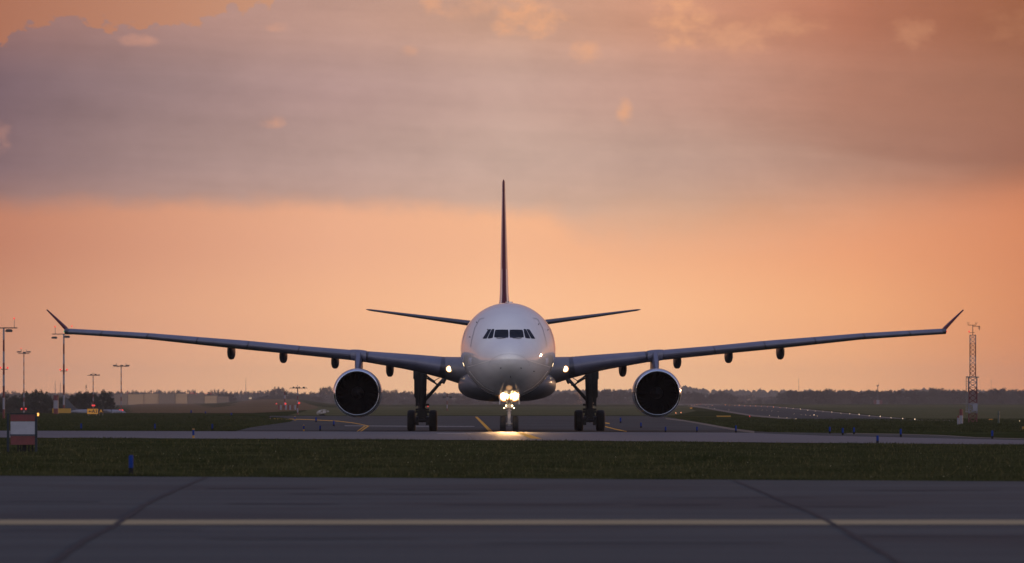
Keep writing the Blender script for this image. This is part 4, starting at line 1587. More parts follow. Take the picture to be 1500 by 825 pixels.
mast(417, 1500, 574, 3.0, 5, 'stubby hazy dark mast with red lamp left of the striped mast', (416.5, 420.5, 577, 3.5), [], [], [(418.2, 591.5, 1.5), (405, 591.5, 0.9)])
mast(655, 1100, 576, 1.8, 5, 'faint striped mast between the left main gear and the belly', (649, 661, 581, 0.7), [], [(650.5, 582, 5, 3), (660.5, 582, 5, 3)], [(627, 595.4, 0.9)])

# localizer fence of striped panels
x, y, z = base_at(420, 1250)
t = thing('antenna_array', 'low row of faded red and white panels beside the striped mast', 'antenna array', (x, y, z))
s = 1250 / F
for k, px in enumerate((408.5, 411.5, 416, 419, 422.5, 425, 428, 432.5)):
    mb = MB()
    mb.box(((px - 420) * s, 0, CH - (597.6 - HY) * s - z), (2.2 * s, 0.2, 8.4 * s))
    mb.build('panel', M_RED if k % 2 == 0 else M_WHI, t)

# runway weather mast (lattice) -------------------------------------
D = 452.0
x, y, z = base_at(1425, D)
s = D / F
hz = lambda py: CH - (py - HY) * s - z
wx = thing('lattice_mast', 'red and white lattice weather mast with ladder and instruments on top', 'mast', (x, y, z))
def lattice(z0, z1, w, n, mi_fn, th=0.022):
    mb = MB()
    cs = [(-w, -w), (w, -w), (w, w), (-w, w)]
    for k in range(n):
        a, b = z0 + (z1 - z0) * k / n, z0 + (z1 - z0) * (k + 1) / n
        mi = mi_fn((a + b) / 2)
        for (cx, cy) in cs:
            mb.tube((cx, cy, a), (cx, cy, b), th * 1.35, th * 1.35, 6, mi)
        for i in range(4):
            p, q = cs[i], cs[(i + 1) % 4]
            mb.tube((p[0], p[1], a), (q[0], q[1], b), th, th, 5, mi)
            mb.tube((q[0], q[1], a), (p[0], p[1], b), th, th, 5, mi)
            mb.tube((p[0], p[1], b), (q[0], q[1], b), th, th, 5, mi)
    return mb
def bandmat(zz):
    for py0, py1, m_ in ((617.5, 606, 0), (606, 590, 1), (590, 568, 0), (568, 553, 1), (553, 535, 0), (535, 520, 1), (520, 505, 0), (505, 488, 1)):
        if hz(py0) <= zz < hz(py1):
            return m_
    return 0
lattice(-0.1, hz(553), 0.36, 9, bandmat, 0.018).build('lower_section', [M_RED, M_WHI], wx, smooth=0)
lattice(hz(553), hz(491), 0.26, 10, bandmat, 0.014).build('upper_section', [M_RED, M_WHI], wx, smooth=0)
mb = MB()
mb.box((0.0, 0, hz(552.5)), (1.05, 0.9, 0.10))
mb.tube((-0.62, -0.2, hz(604)), (-0.62, -0.2, hz(551.5)), 0.03, 0.03, 6)
mb.tube((-0.44, -0.2, hz(604)), (-0.44, -0.2, hz(551.5)), 0.03, 0.03, 6)
for k in range(16):
    zz = hz(604) + (hz(551.5) - hz(604)) * k / 15
    mb.tube((-0.62, -0.2, zz), (-0.44, -0.2, zz), 0.012, 0.012, 5)
mb.box((-0.1, 0, hz(603.5)), (1.1, 0.7, 0.06))
mb.build('ladder', M_STEEL, wx, smooth=0)
mb = MB()
mb.box((0.17, -0.48, hz(597)), (0.42, 0.22, 0.62))
mb.box((0.0, -0.45, hz(592.6)), (0.5, 0.1, 0.12))
mb.build('equipment_box', M_WHI, wx, smooth=0)
mb = MB()
zt = hz(491)
mb.tube((0, 0, zt), (0, 0, hz(476)), 0.035, 0.03, 8)
mb.box((0, 0, zt), (0.55, 0.3, 0.05))
mb.tube((-0.42, 0, hz(476.3)), (0.3, 0, hz(476.3)), 0.025, 0.025, 6)
mb.tube((0.0, 0, hz(478)), (0.62, 0, hz(478)), 0.025, 0.025, 6)
mb.tube((0.62, 0, hz(477.6)), (0.62, 0, hz(484)), 0.045, 0.02, 6)
mb.tube((0.5, 0, hz(478)), (0.5, 0, hz(482)), 0.02, 0.02, 6)
for q in (-0.42, 0.3):
    mb.tube((q, 0, hz(476.5)), (q, 0, hz(473.8)), 0.018, 0.018, 6)
    for a in range(3):
        aa = a * 2.09
        c = (q + 0.09 * math.cos(aa), 0.09 * math.sin(aa), hz(473.4))
        mb.tube(c, (c[0], c[1], c[2] + 0.05), 0.035, 0.02, 8)
        mb.tube((q, 0, hz(473.6)), c, 0.008, 0.008, 5)
mb.tube((-0.33, 0, hz(487.6)), (0.16, 0, hz(487.2)), 0.02, 0.02, 6)
mb.build('instrument_arm', M_DARK, wx)
mb = MB()
mb.lathe((-0.33, 0, hz(487)), (0, 0, 1), [(0, 0.06), (0.12, 0.06), (0.16, 0.02)], 12, cap=(True, True))
mb.build('obstruction_light', M_REDL, wx)


# striped drum bollards ---------------------------------------------
def drum(px, pyb, ptop, wpx, bands, label, dep=None):
    g = gp(px, pyb) if dep is None else base_at(px, dep)
    s = g[1] / F
    t = thing('striped_bollard', label, 'bollard', g, 0, 'red and white striped bollards')
    z1 = CH - (ptop - HY) * s - g[2]
    mb = MB()
    n = len(bands)
    acc = 0
    tot = sum(b for b, _ in bands)
    for b, m_ in bands:
        a0, a1 = acc / tot * z1, (acc + b) / tot * z1
        mb.tube((0, 0, a0 - (0.1 if acc == 0 else 0)), (0, 0, a1), wpx * s / 2, wpx * s / 2, 20, m_)
        acc += b
    mb.build('drum', [M_RED, M_WHI], t)
    mb = MB()
    mb.tube((0, 0, z1), (0, 0, z1 + 0.5 * s), wpx * s / 2 * 1.06, wpx * s / 2 * 1.02, 20)
    mb.build('lid', M_RED, t)
    return t


drum(82, 0, 579.5, 7.2, [(8, 0), (12, 1), (7, 0)], 'thick striped drum in front of the yellow board, left of the mast', 800)
drum(1408, 621.5, 600, 5.2, [(12.5, 1), (8.5, 0)], 'taller striped drum left of the lattice weather mast')
drum(1403.6, 622, 609.6, 3.2, [(9.5, 1), (2.5, 0)], 'shorter slim striped drum leaning close to the taller drum')


# signs ----------------------------------------------------------------
def textmesh(name, body, size, m, parent, loc):
    c = bpy.data.curves.new(name, 'FONT')
    c.body = body
    c.size = size
    c.align_x, c.align_y = 'CENTER', 'CENTER'
    c.extrude = 0.01
    c.offset = size * 0.02
    to = bpy.data.objects.new(name, c)
    COL.objects.link(to)
    dg = bpy.context.evaluated_depsgraph_get()
    me = bpy.data.meshes.new_from_object(to.evaluated_get(dg))
    bpy.data.objects.remove(to)
    me.materials.clear()
    me.materials.append(m)
    o = bpy.data.objects.new(name, me)
    COL.objects.link(o)
    o.parent = parent
    o.rotation_euler = (R(90), 0, 0)
    o.location = loc
    return o


def sign(px0, px1, py0, py1, D, m, label, name='taxiway_sign', cat='sign', legs=True):
    xc = ((px0 + px1) / 2 - 750) * D / F
    z = H(xc, D)
    s = D / F
    t = thing(name, label, cat, (xc, D, z))
    w = (px1 - px0) * s
    za, zb = CH - (py1 - HY) * s - z, CH - (py0 - HY) * s - z
    mb = MB()
    mb.box((0, 0, (za + zb) / 2), (w, 0.16, zb - za))
    mb.build('panel', m, t, smooth=0)
    mb = MB()
    f_ = 0.022
    for sx in (-1, 1):
        mb.box((sx * w / 2, 0, (za + zb) / 2), (f_, 0.2, zb - za + f_))
    mb.box((0, 0, zb + 0.003), (w - f_, 0.2, f_))
    mb.box((0, 0, za - 0.003), (w - f_, 0.2, f_))
    mb.build('frame', M_DARK, t, smooth=0)
    if legs:
        for sx in (-0.35, 0.35):
            mb = MB()
            mb.tube((sx * w, 0, -0.1), (sx * w, 0, max(0.02, za)), 0.03, 0.03, 8)
            mb.build('leg', M_STEEL, t)
    return t, w, (za + zb) / 2, zb - za


t, w, zc, hh = sign(127.6, 143.6, 598.8, 606.6, 700, M_AMB, 'amber guidance sign with left arrow and A1 in black')
textmesh('lettering', 'A1', hh * 0.95, M_BLKF, t, (w * 0.20, -0.09, zc))
mb = MB()
ar = hh * 0.26
mb.loft([[(a * ar - w * 0.22, yy, zc + b * ar) for a, b in ((-1.2, 0), (-0.1, 0.85), (-0.1, 0.25), (1.1, 0.25), (1.1, -0.25), (-0.1, -0.25), (-0.1, -0.85))] for yy in (-0.08, -0.10)])
mb.build('arrow', M_BLKF, t, smooth=0)
t, w, zc, hh = sign(144.4, 151.6, 599.0, 606.0, 702, M_BLKF, 'black location sign with a yellow letter A beside the amber sign')
textmesh('lettering', 'A', hh * 0.95, M_AMB, t, (0, -0.09, zc))
sign(76.5, 104, 598.3, 605.2, 830, M_YEL, 'wide blank yellow board behind the drum and the tall mast', 'yellow_board', 'board')
sign(1049.6, 1070.6, 608.8, 613.9, 640, M_YEL, 'wide blank yellow board beside the runway, right of the right engine', 'yellow_board', 'board')
t, w, zc, hh = sign(1448.4, 1454.6, 613.8, 617.6, 520, M_AMB, 'small amber sign right of the lattice mast')
mb = MB()
mb.box((0, -0.085, zc), (0.03, 0.02, hh * 0.6))
mb.box((-0.1, -0.085, zc + 0.03), (0.12, 0.02, 0.04))
mb.build('mark', M_BLKF, t, smooth=0)
sign(1497, 1503, 624.6, 636, 330, M_YEL, 'yellow board cut by the right edge of the photo', 'yellow_board', 'board')
sign(1375, 1379.5, 613.2, 615.2, 620, M_YEL, 'tiny dim yellow board left of the striped drums', 'yellow_board', 'board')
sign(1116, 1120, 613.2, 615.2, 600, M_AMB, 'tiny amber marker at the near runway edge', 'yellow_board', 'board')
sign(1010.5, 1014, 597.0, 599.2, 1500, M_AMB, 'tiny amber board glowing far off near the runway end', 'yellow_board', 'board')

# dark post right of the mast
g = base_at(1463, 440)
t = thing('dark_post', 'dark green round-topped post standing right of the small amber sign', 'post', g)
s = 440 / F
mb = MB()
mb.lathe((0, 0, -0.05), (0, 0, 1), [(0, 0.09), (1.0, 0.09), (1.08, 0.085), (1.13, 0.05), (1.14, 0.01)], 16, cap=(True, True))
mb.build('column', mat('dark_green_paint', (0.015, 0.035, 0.03), 0.5), t)
mb = MB()
mb.tube((0, 0, 0.8), (0, 0, 0.84), 0.1, 0.1, 16)
mb.build('band', M_BLK, t)

# big striped marker board at the left ----------------------------------
D = F * CH / (662.5 - HY)
s = D / F
xc = (33.5 - 750) * s
g = (xc, D, H(xc, D))
t = thing('marker_board', 'large red, white and red striped marker board on a grey frame in the grass', 'marker board', g)
hz = lambda py: CH - (py - HY) * s - g[2]
dx = lambda px: (px - 33.5) * s
M_FRAME = mat('frame_grey_paint', (0.022, 0.028, 0.038), 0.8, 0, 0.1, var=0.15)
for a, b, m_, lab in ((607.4, 617.0, M_RED, 'dark red upper board'), (617.6, 636.2, M_BWHI, 'white middle board'), (638.6, 651.6, M_RED, 'dark red lower board')):
    mb = MB()
    mb.box((0, 0, (hz(a) + hz(b)) / 2), (dx(50.4) - dx(14.4), 0.03, hz(a) - hz(b)))
    mb.build('board', m_, t, smooth=0, label=lab)
mb = MB()
for q in (11.8, 53.0):
    mb.box((dx(q), 0.0, (hz(606) + hz(667)) / 2), (3.4 * s, 0.07, hz(606) - hz(667)))
mb.box((0, 0.01, hz(606.2)), (dx(51.2) - dx(13.6), 0.08, 1.6 * s))
mb.box((0, -0.01, hz(637.4)), (dx(51.2) - dx(13.6), 0.08, 1.6 * s))
mb.build('frame', M_FRAME, t, smooth=0)
for q in (26, 30, 34.5, 37, 42, 47):
    mb = MB()
    mb.box((dx(q), 0.12, (hz(652) + hz(668)) / 2), (2.0 * s + (0.06 if q == 34.5 else 0), 0.03, hz(652) - hz(668)))
    mb.build('slat', M_BLK, t, smooth=0)
mb = MB()
mb.lathe((dx(55.6), 0, hz(609.5)), (0, 0, 1), [(0, 0.03), (0.05, 0.04), (0.09, 0.035), (0.11, 0.01)], 14, cap=(True, True))
mb.build('painted_edge_glint', mat('edge_glint_glow', (0.8, 0.4, 0.1), 0.3, emit=(1.0, 0.45, 0.1), estr=1.6), t)  # glowing stub added to imitate the sunlit corner of the board

# parked propeller plane, half hidden by the rim of the grass ------------
D = 1010.0
s = D / F
xc = (140 - 750) * s
g = (xc, D, H(xc, D))
pl = thing('propeller_plane', 'small white propeller plane with dark blue fin parked behind the grass rim', 'airplane', g)
hz = lambda py: CH - (py - HY) * s - g[2]
dx = lambda px: (px - 140) * s
M_NAVY = mat('navy_paint', (0.010, 0.014, 0.032), 0.35, coat=0.2)
mb = MB()
rr = []
for px, zc_, r in ((103, 603, 0.12), (112, 602.5, 0.35), (122, 604, 0.58), (135, 605.0, 0.72), (160, 605.4, 0.74), (172, 605.4, 0.72), (178, 605.6, 0.62), (183, 606.2, 0.42), (186.5, 607, 0.12)):
    rr.append([(dx(px), r * math.cos(2 * math.pi * k / 20), hz(zc_) + r * math.sin(2 * math.pi * k / 20)) for k in range(20)])
mb.loft(rr)
fu = mb.build('fuselage', M_WHI, pl, smooth=60)
mb = MB()
for k in range(5):
    mb.box((dx(168 + k * 2.6), -0.70 + 0.02 * k, hz(603.8)), (0.2, 0.06, 0.16))
mb.build('window', M_NAVY, fu, smooth=0)
mb = MB()
prof = [(95.5, 584), (99.5, 585.5), (104, 591), (110, 597), (117, 601), (124, 605), (96, 606)]
mb.loft([[(dx(a), yy, hz(b)) for a, b in prof] for yy in (-0.09, 0.09)])
mb.build('fin', M_NAVY, pl, smooth=0)
mb = MB()
mb.loft([[(dx(a), yy, hz(b)) for a, b in ((c - 14, 600.6), (c + 14, 600.2), (c + 15, 601.0), (c + 13, 601.8), (c - 14, 601.6))] for yy, c in ((-6.0, 147), (0, 143), (6.0, 147))])
mb.build('wing', M_WHI, pl, smooth=20)
for yy in (-2.1, 2.1):
    mb = MB()
    mb.lathe((dx(150), yy, hz(603.3)), (1, 0, 0), [(0, 0.15), (0.5, 0.28), (1.5, 0.3), (1.9, 0.2), (2.05, 0.02)], 16, cap=(True, True))
    mb.build('engine', M_WHI, pl, smooth=50)
    mb = MB()
    for k in range(3):
        a = 0.4 + k * 2.094
        mb.tube((dx(150) + 2.0, yy, hz(603.3)), (dx(150) + 2.0, yy + 0.8 * math.cos(a), hz(603.3) + 0.8 * math.sin(a)), 0.06, 0.03, 6)
    mb.build('propeller', M_DARK, pl)
    mb = MB()
    mb.tube((dx(150), yy, 0.2), (dx(150), yy, hz(604)), 0.05, 0.05, 8)
    mb.tube((dx(150), yy - 0.1, 0.22), (dx(150), yy + 0.1, 0.22), 0.22, 0.22, 16)
    mb.build('wheel', M_TYRE, pl)

# vapour puff over a dark hatch -----------------------------------------
g = gp(472, 609.2)
s = g[1] / F
t = thing('steam_vent', 'low dark vent box giving off a pale puff of vapour beyond the apron', 'vent', g)
mb = MB()
mb.box((0, 0, 0.05), (0.9, 0.6, 0.22))
mb.box((0.0, 0, 0.19), (0.6, 0.4, 0.06))
mb.build('vent_box', M_BLK, t, smooth=0)
m = bpy.data.materials.new('vapour')
m.use_nodes = True
tt = m.node_tree
tt.nodes.clear()
pv = tt.nodes.new('ShaderNodeVolumePrincipled')
pv.inputs['Color'].default_value = (0.9, 0.9, 0.95, 1)
oc = tt.nodes.new('ShaderNodeTexCoord').outputs['Object']
nn = noise(tt, oc, 2.2, 4, 0.6)
tt.links.new((nn.smooth(0.38, 0.62) * 2.2).s, pv.inputs['Density'])
mo = tt.nodes.new('ShaderNodeOutputMaterial')
tt.links.new(pv.outputs[0], mo.inputs['Volume'])
mb = MB()
rr = []
for z, cx, w in ((0.12, -0.55, 0.15), (0.25, -0.45, 0.35), (0.42, -0.15, 0.72), (0.58, 0.15, 0.9), (0.74, 0.15, 0.72), (0.86, 0.2, 0.4), (0.92, 0.2, 0.1)):
    rr.append([(cx + w * math.cos(2 * math.pi * k / 20) * (1 + 0.12 * math.sin(5 * k)), 0.55 * w * math.sin(2 * math.pi * k / 20), z) for k in range(20)])
mb.loft(rr)
mb.build('vapour_puff', m, t)

# runway lamps -------------------------------------------------------------
def make_lamp(name, m, lab, grp):
    t = thing(name, lab, 'runway light', (0, 0, 0), 0, grp)
    mb = MB()
    mb.tube((0, 0, -0.05), (0, 0, 0.22), 0.05, 0.04, 8)
    mb.build('stem', M_DARK, t)
    mb = MB()
    mb.lathe((0, 0, 0.2), (0, 0, 1), [(0, 0.07), (0.1, 0.10), (0.18, 0.07), (0.2, 0.01)], 12, cap=(True, True))
    mb.build('lens', m, t)
    return t


ORD = ['first', 'second', 'third', 'fourth', 'fifth', 'sixth', 'seventh', 'eighth', 'ninth', 'tenth', 'eleventh', 'twelfth', 'thirteenth', 'fourteenth', 'fifteenth', 'sixteenth', 'seventeenth', 'eighteenth', 'nineteenth']
TENS = {2: 'twenty', 3: 'thirty', 4: 'forty', 5: 'fifty', 6: 'sixty'}


def ordw(i):
    i += 1
    if i < 20:
        return ORD[i - 1]
    a, b = divmod(i, 10)
    return TENS[a][:-1] + 'ieth' if b == 0 else TENS[a] + '-' + ORD[b - 1]


def relabel(objs):
    if len(objs) > 1:
        for i, o in enumerate(sorted(objs, key=lambda o: o.location.x / max(1, o.location.y))):
            o['label'] = ordw(i) + ' from left: ' + o['label']


def lamps(proto, pts, base=1.0):
    objs = []
    _lamps(proto, pts, base, objs)
    relabel(objs)


def _lamps(proto, pts, base, objs):
    first = True
    objs.append(proto)
    for px, py, k in pts:
        g = gp(px, py + 0.8)
        sc_ = 0.6 * base * k * max(0.7, g[1] / 1200)
        if first:
            proto.location, proto.scale = g, (sc_,) * 3
            first = False
        else:
            objs.append(dup(proto, g, sc=(sc_,) * 3))


c7 = lambda x, y: (1000 + x / 4.286, 480 + y / 4.286)
far = [c7(*p) for p in ((652, 504), (693, 509), (739, 514), (785, 519), (833, 523), (881, 526), (937, 532), (994, 540), (1049, 543), (1108, 549), (1172, 555), (1240, 561), (1308, 567), (1381, 574), (1458, 581))]
kk = [1, .8, 1.2, 1, .7, .8, 1.2, .8, 1.1, 1.3, .8, 1.1, .7, .9, 1.2]
lamps(make_lamp('runway_light', M_WARML, 'warm white lamp in the row along the far edge of the runway', 'white lamps along the far runway edge'), [(a, b, k) for (a, b), k in zip(far, kk)])
orn = [c7(*p) for p in ((268, 486), (295, 488), (327, 489), (355, 489), (390, 491), (424, 491), (458, 492), (495, 494), (531, 496), (570, 499), (610, 502))]
lamps(make_lamp('runway_light', M_ORNL, 'orange lamp in the distant row along the far runway edge', 'orange lamps along the far runway edge'), [(a, b, 0.75 if i % 3 else 1.0) for i, (a, b) in enumerate(orn)])
ctr = [c7(*p) for p in ((530, 519), (560, 522), (600, 525), (470, 514), (500, 517), (700, 541), (747, 546), (773, 548), (800, 550), (825, 552), (845, 555))]
lamps(make_lamp('runway_light', M_WARML, 'dim lamp sunk in the middle of the runway', 'lamps along the runway centreline'), [(a, b, 0.55 if i != 9 else 1.2) for i, (a, b) in enumerate(ctr)])
nea = [c7(*p) for p in ((290, 518), (200, 507), (160, 500), (602, 560), (655, 567), (711, 573), (545, 553))]
lamps(make_lamp('runway_light', M_WARML, 'pale lamp along the near edge of the runway', 'lamps along the near runway edge'), [(a, b, 0.6) for a, b in nea])
rd = [(990, 606), (997.5, 605.5)]
lamps(make_lamp('red_ground_light', M_ORNL, 'bright red-orange ground lamp close to the right engine', 'red ground lamps by the right engine'), [(a, b, 1.6) for a, b in rd])
l = make_lamp('red_ground_light', M_REDL, 'single crimson ground lamp right of the wide yellow board', 'x')
del l['group']
lamps(l, [(1098, 611, 1.3)])
l = make_lamp('red_ground_light', M_REDL, 'crimson ground lamp at the far end of the runway', 'x')
del l['group']
lamps(l, [(1026, 592.4, 0.9)])
lamps(make_lamp('runway_light', M_ORNL, 'blurred orange approach lamp far off right of the engine', 'approach lamps at the far runway end'), [(1008, 593.6, .5), (1013, 594, .8), (1017, 593.8, .6), (1021, 593, .6), (1033, 593.5, .5), (1043, 594, .7)])
l = make_lamp('ground_light', M_WARML, 'lone pale lamp at the far right beside the dark grass', 'x')
del l['group']
lamps(l, [(1493.5, 617.4, 0.8)])

# buildings on the horizon ---------------------------------------------------
D = 4600.0
s = D / F
M_TAN = surf_mat('tan_wall', (0.34, 0.22, 0.13), (0.40, 0.26, 0.15), 0.9, 0.1, (0.02, 0.02), 0.1)
M_BRN = surf_mat('brown_wall', (0.15, 0.11, 0.085), (0.19, 0.14, 0.10), 0.9, 0.1, (0.02, 0.02), 0.1)
xc = (250 - 750) * s
g = (xc, D, H(xc, D))
t = thing('long_hall', 'long low hall with tan and brown wall bays on the hazy left horizon', 'building', g)
hz = lambda py: CH - (py - HY) * s - g[2]
dx = lambda px: (px - 250) * s
for k, (a, b, m_, ptop) in enumerate(((168, 187.5, M_BRN, 577.5), (188, 211, M_TAN, 577.5), (211.5, 233, M_TAN, 576.8), (233.5, 257, M_BRN, 577), (257.5, 275, M_TAN, 577), (275.5, 300, M_BRN, 578), (300.5, 318, M_TAN, 580), (318.5, 334, M_BRN, 581.5))):
    mb = MB()
    mb.box((dx((a + b) / 2), 0 + (k % 3) * 1.2, (hz(ptop) - 1.0) / 2), (dx(b) - dx(a), 14, hz(ptop) + 1.0))
    mb.build('wall', m_, t, smooth=0)
    mb = MB()
    mb.box((dx((a + b) / 2), 0 + (k % 3) * 1.2, hz(ptop) + 0.2), (dx(b) - dx(a) - 0.1, 14.4, 0.4))
    mb.build('roof', M_BRN, t, smooth=0)
M_GREY = mat('grey_roof_plant', (0.06, 0.06, 0.07), 0.8)
for q in (209, 229, 266):
    mb = MB()
    mb.box((dx(q), 2, hz(576.2) + 0.2), (5.0, 3, 1.4))
    mb.build('rooftop_unit', M_GREY, t, smooth=0)
for q, c_ in ((280, 576.2), (283, 576.4), (287, 577), (301, 577), (304, 576.6), (309, 577.5), (187, 576.4)):
    mb = MB()
    mb.lathe((dx(q), -2, hz(c_) - 0.1), (0, 0, 1), [(0, 0.2), (0.3, 0.28), (0.6, 0.05)], 8, cap=(True, True))
    mb.build('obstruction_light', M_REDL, t)
    mb = MB()
    mb.tube((dx(q), -2, hz(582)), (dx(q), -2, hz(c_)), 0.06, 0.06, 6)
    mb.build('lamp_pole', M_GREY, t)

def house(px0, px1, ptop, D, label, m_w, lit=None):
    s = D / F
    xc = ((px0 + px1) / 2 - 750) * s
    g = (xc, D, H(xc, D))
    t = thing('far_building', label, 'building', g)
    w = (px1 - px0) * s
    h = CH - (ptop - HY) * s - g[2]
    mb = MB()
    mb.box((0, 0, h / 2 - 0.5), (w, 8, h + 1.0 - 0.8))
    mb.build('wall', m_w, t, smooth=0)
    mb = MB()
    z0 = h - 0.9
    mb.loft([[(-w / 2 - .2, yy, z0), (w / 2 + .2, yy, z0), (w / 2 - .6, yy, h), (-w / 2 + .6, yy, h)] for yy in (-4.3, 4.3)])
    mb.build('roof', M_BRN, t, smooth=0)
    mb = MB()
    for k in range(3):
        mb.box((-w / 2 + w * (k + 0.5) / 3, -4.02, h * 0.5), (w * 0.14, 0.05, h * 0.2))
    mb.build('window', lit or M_GREY, t, smooth=0)
    return t


M_LITWALL = surf_mat('wall_painted_orange_light', (0.60, 0.32, 0.16), (0.66, 0.36, 0.18), 0.9, 0.1, (0.02, 0.02), 0.1)  # orange evening light is put into this wall colour
house(841, 853, 574.0, 6300, 'orange-toned small building beside the right main gear', M_LITWALL)
house(365, 369, 580.5, 4700, 'tiny house with a lit window in the hazy trees left of the striped mast', M_BRN, M_WARML)
house(1074, 1106, 579.0, 7400, 'pale low building among the hazy trees right of the engine', M_TAN)
# small mast on a striped hut
D = 4500.0
s = D / F
xc = (1286 - 750) * s
g = (xc, D, H(xc, D))
t = thing('radio_hut', 'distant striped hut with a thin mast in front of the right tree line', 'hut', g)
hz = lambda py: CH - (py - HY) * s - g[2]
for a, m_ in ((-2.6, M_RED), (0, M_WHI), (2.6, M_RED)):
    mb = MB()
    mb.box((a, 0, (hz(586) - 0.5) / 2), (2.3, 2.8, hz(586) + 0.5))
    mb.build('wall', m_, t, smooth=0)
mb = MB()
mb.tube((-0.2, 0, hz(586)), (-0.2, 0, hz(565)), 0.35, 0.28, 8)
mb.box((-0.2, 0, hz(565)), (2.4, 1.2, 0.7))
mb.tube((0.6, 0, hz(565)), (0.6, 0, hz(559)), 0.12, 0.08, 6)
mb.build('mast', M_GREY, t)
# thin far masts
def farmast(px, ptop, D, label, w=0.5, lat=True):
    s = D / F
    g = base_at(px, D)
    t = thing('radio_mast', label, 'mast', g)
    h = CH - (ptop - HY) * s - g[2]
    mb = MB()
    mb.tube((0, 0, -1), (0, 0, h), w, w * 0.35, 6)
    for k in range(3):
        mb.box((0, 0, h * (0.45 + 0.2 * k)), (w * (6 if lat else 2.5), w, w * 0.5))
    mb.build('lattice_pole', M_GREY, t)
    return t


farmast(360, 554, 8000, 'needle-thin radio mast on the left horizon above the tree row', 0.5, False)
farmast(1170, 554, 8000, 'needle-thin radio mast on the right horizon above the tree row', 0.5, False)
farmast(1452, 557, 7600, 'thin pole above the trees between the lattice mast and the right edge', 0.4, False)
farmast(81, 558, 6600, 'left one of the twin lattice towers behind the dark left trees', 0.6)
farmast(88.5, 560, 6640, 'right one of the twin lattice towers behind the dark left trees', 0.6)

# ================================================================== trees
def leaf_mat(name, c1, c2):
    m = bpy.data.materials.new(name)
    m.use_nodes = True
    t = m.node_tree
    b = t.nodes['Principled BSDF']
    b.inputs['Roughness'].default_value = 0.9
    b.inputs['Specular IOR Level'].default_value = 0.1
    c = t.nodes.new('ShaderNodeTexCoord').outputs['Object']
    n = noise(t, c, 0.6, 5, 0.6)
    t.links.new(mixc(t, n.smooth(0.35, 0.65), c1, c2).s, b.inputs['Base Color'])
    return m


LEAFS = [leaf_mat('dark_foliage', (0.020, 0.024, 0.018), (0.042, 0.046, 0.030)), leaf_mat('olive_foliage', (0.024, 0.026, 0.020), (0.050, 0.048, 0.034)), leaf_mat('brown_green_foliage', (0.028, 0.025, 0.020), (0.056, 0.048, 0.036))]
M_BARK = mat('tree_bark', (0.045, 0.035, 0.028), 0.9, var=0.3)


def crown_mesh(seed, nclump=58, leaves=50, tall=1.0):
    """unit tree: height 1, crown about 0.9 wide"""
    rr = random.Random(seed)
    vs, fs = [], []
    lobes = [(rr.uniform(-0.2, 0.2), rr.uniform(-0.2, 0.2), rr.uniform(0.38, 0.78), rr.uniform(0.16, 0.28)) for _ in range(7)]
    for c in range(nclump):
        lx, ly, lz, lr = lobes[c % 7]
        while True:
            a, b, d = (rr.uniform(-1, 1) for _ in range(3))
            if a * a + b * b + d * d < 1:
                break
        cx, cy, cz = lx + a * lr, ly + b * lr, max(0.10, min(0.95, lz + d * lr * 0.9 * tall))
        cr = rr.uniform(0.05, 0.10)
        for _ in range(leaves):
            p = Vector((rr.gauss(0, 1), rr.gauss(0, 1), rr.gauss(0, 1))).normalized() * cr * rr.uniform(0.3, 1.15)
            p += Vector((cx, cy, cz))
            u = Vector((rr.gauss(0, 1), rr.gauss(0, 1), rr.gauss(0, 1))).normalized()
            v = u.orthogonal().normalized()
            sz = rr.uniform(0.012, 0.028)
            o = len(vs)
            vs += [p - u * sz, p + v * sz * 0.7, p + u * sz, p - v * sz * 0.7]
            fs.append((o, o + 1, o + 2, o + 3))
    # low skirt so hedgerow trees read to the ground
    for _ in range(500):
        p = Vector((rr.gauss(0, 0.22), rr.gauss(0, 0.22), rr.uniform(0.02, 0.4)))
        u = Vector((rr.gauss(0, 1), rr.gauss(0, 1), rr.gauss(0, 1))).normalized()
        v = u.orthogonal().normalized()
        sz = rr.uniform(0.015, 0.035)
        o = len(vs)
        vs += [p - u * sz, p + v * sz, p + u * sz, p - v * sz]
        fs.append((o, o + 1, o + 2, o + 3))
    me = bpy.data.meshes.new('crown')
    me.from_pydata([tuple(v) for v in vs], [], fs)
    me.materials.append(LEAFS[seed % 3])
    return me


def trunk_mesh(seed):
    rr = random.Random(seed + 50)
    mb = MB()
    mb.tube((0, 0, -0.05), (0.01, 0, 0.45), 0.03, 0.018, 8)
    for k in range(6):
        a = k * 1.1 + rr.random()
        z = 0.22 + 0.05 * k
        r_ = rr.uniform(0.15, 0.28)
        mb.tube((0, 0, z), (r_ * math.cos(a), r_ * math.sin(a), z + rr.uniform(0.15, 0.3)), 0.013, 0.004, 6)
    o = mb.build('trunk', M_BARK)
    me = o.data
    bpy.data.objects.remove(o)
    return me


CROWNS = [crown_mesh(k) for k in range(7)]
TRUNKS = [trunk_mesh(k) for k in range(3)]
POPLAR = crown_mesh(30, 26, 40)


def tree(px, D, ptop, wpx, label, group, crown=None, kind='tree'):
    s = D / F
    x, y, z = base_at(px, D)
    h = CH - (ptop - HY) * s - z
    w = wpx * s
    t = bpy.data.objects.new(kind, None)
    COL.objects.link(t)
    t.location = (x, y, z)
    t.rotation_euler = (0, 0, random.uniform(0, 6.28))
    tag(t, label, 'tree' if kind == 'tree' else 'shrub', group)
    t.scale = (w / 0.85, w / 0.85, h)
    for nm, me in (('crown', crown or random.choice(CROWNS)), ('trunk', random.choice(TRUNKS))):
        o = bpy.data.objects.new(nm, me)
        COL.objects.link(o)
        o.parent = t
    return t


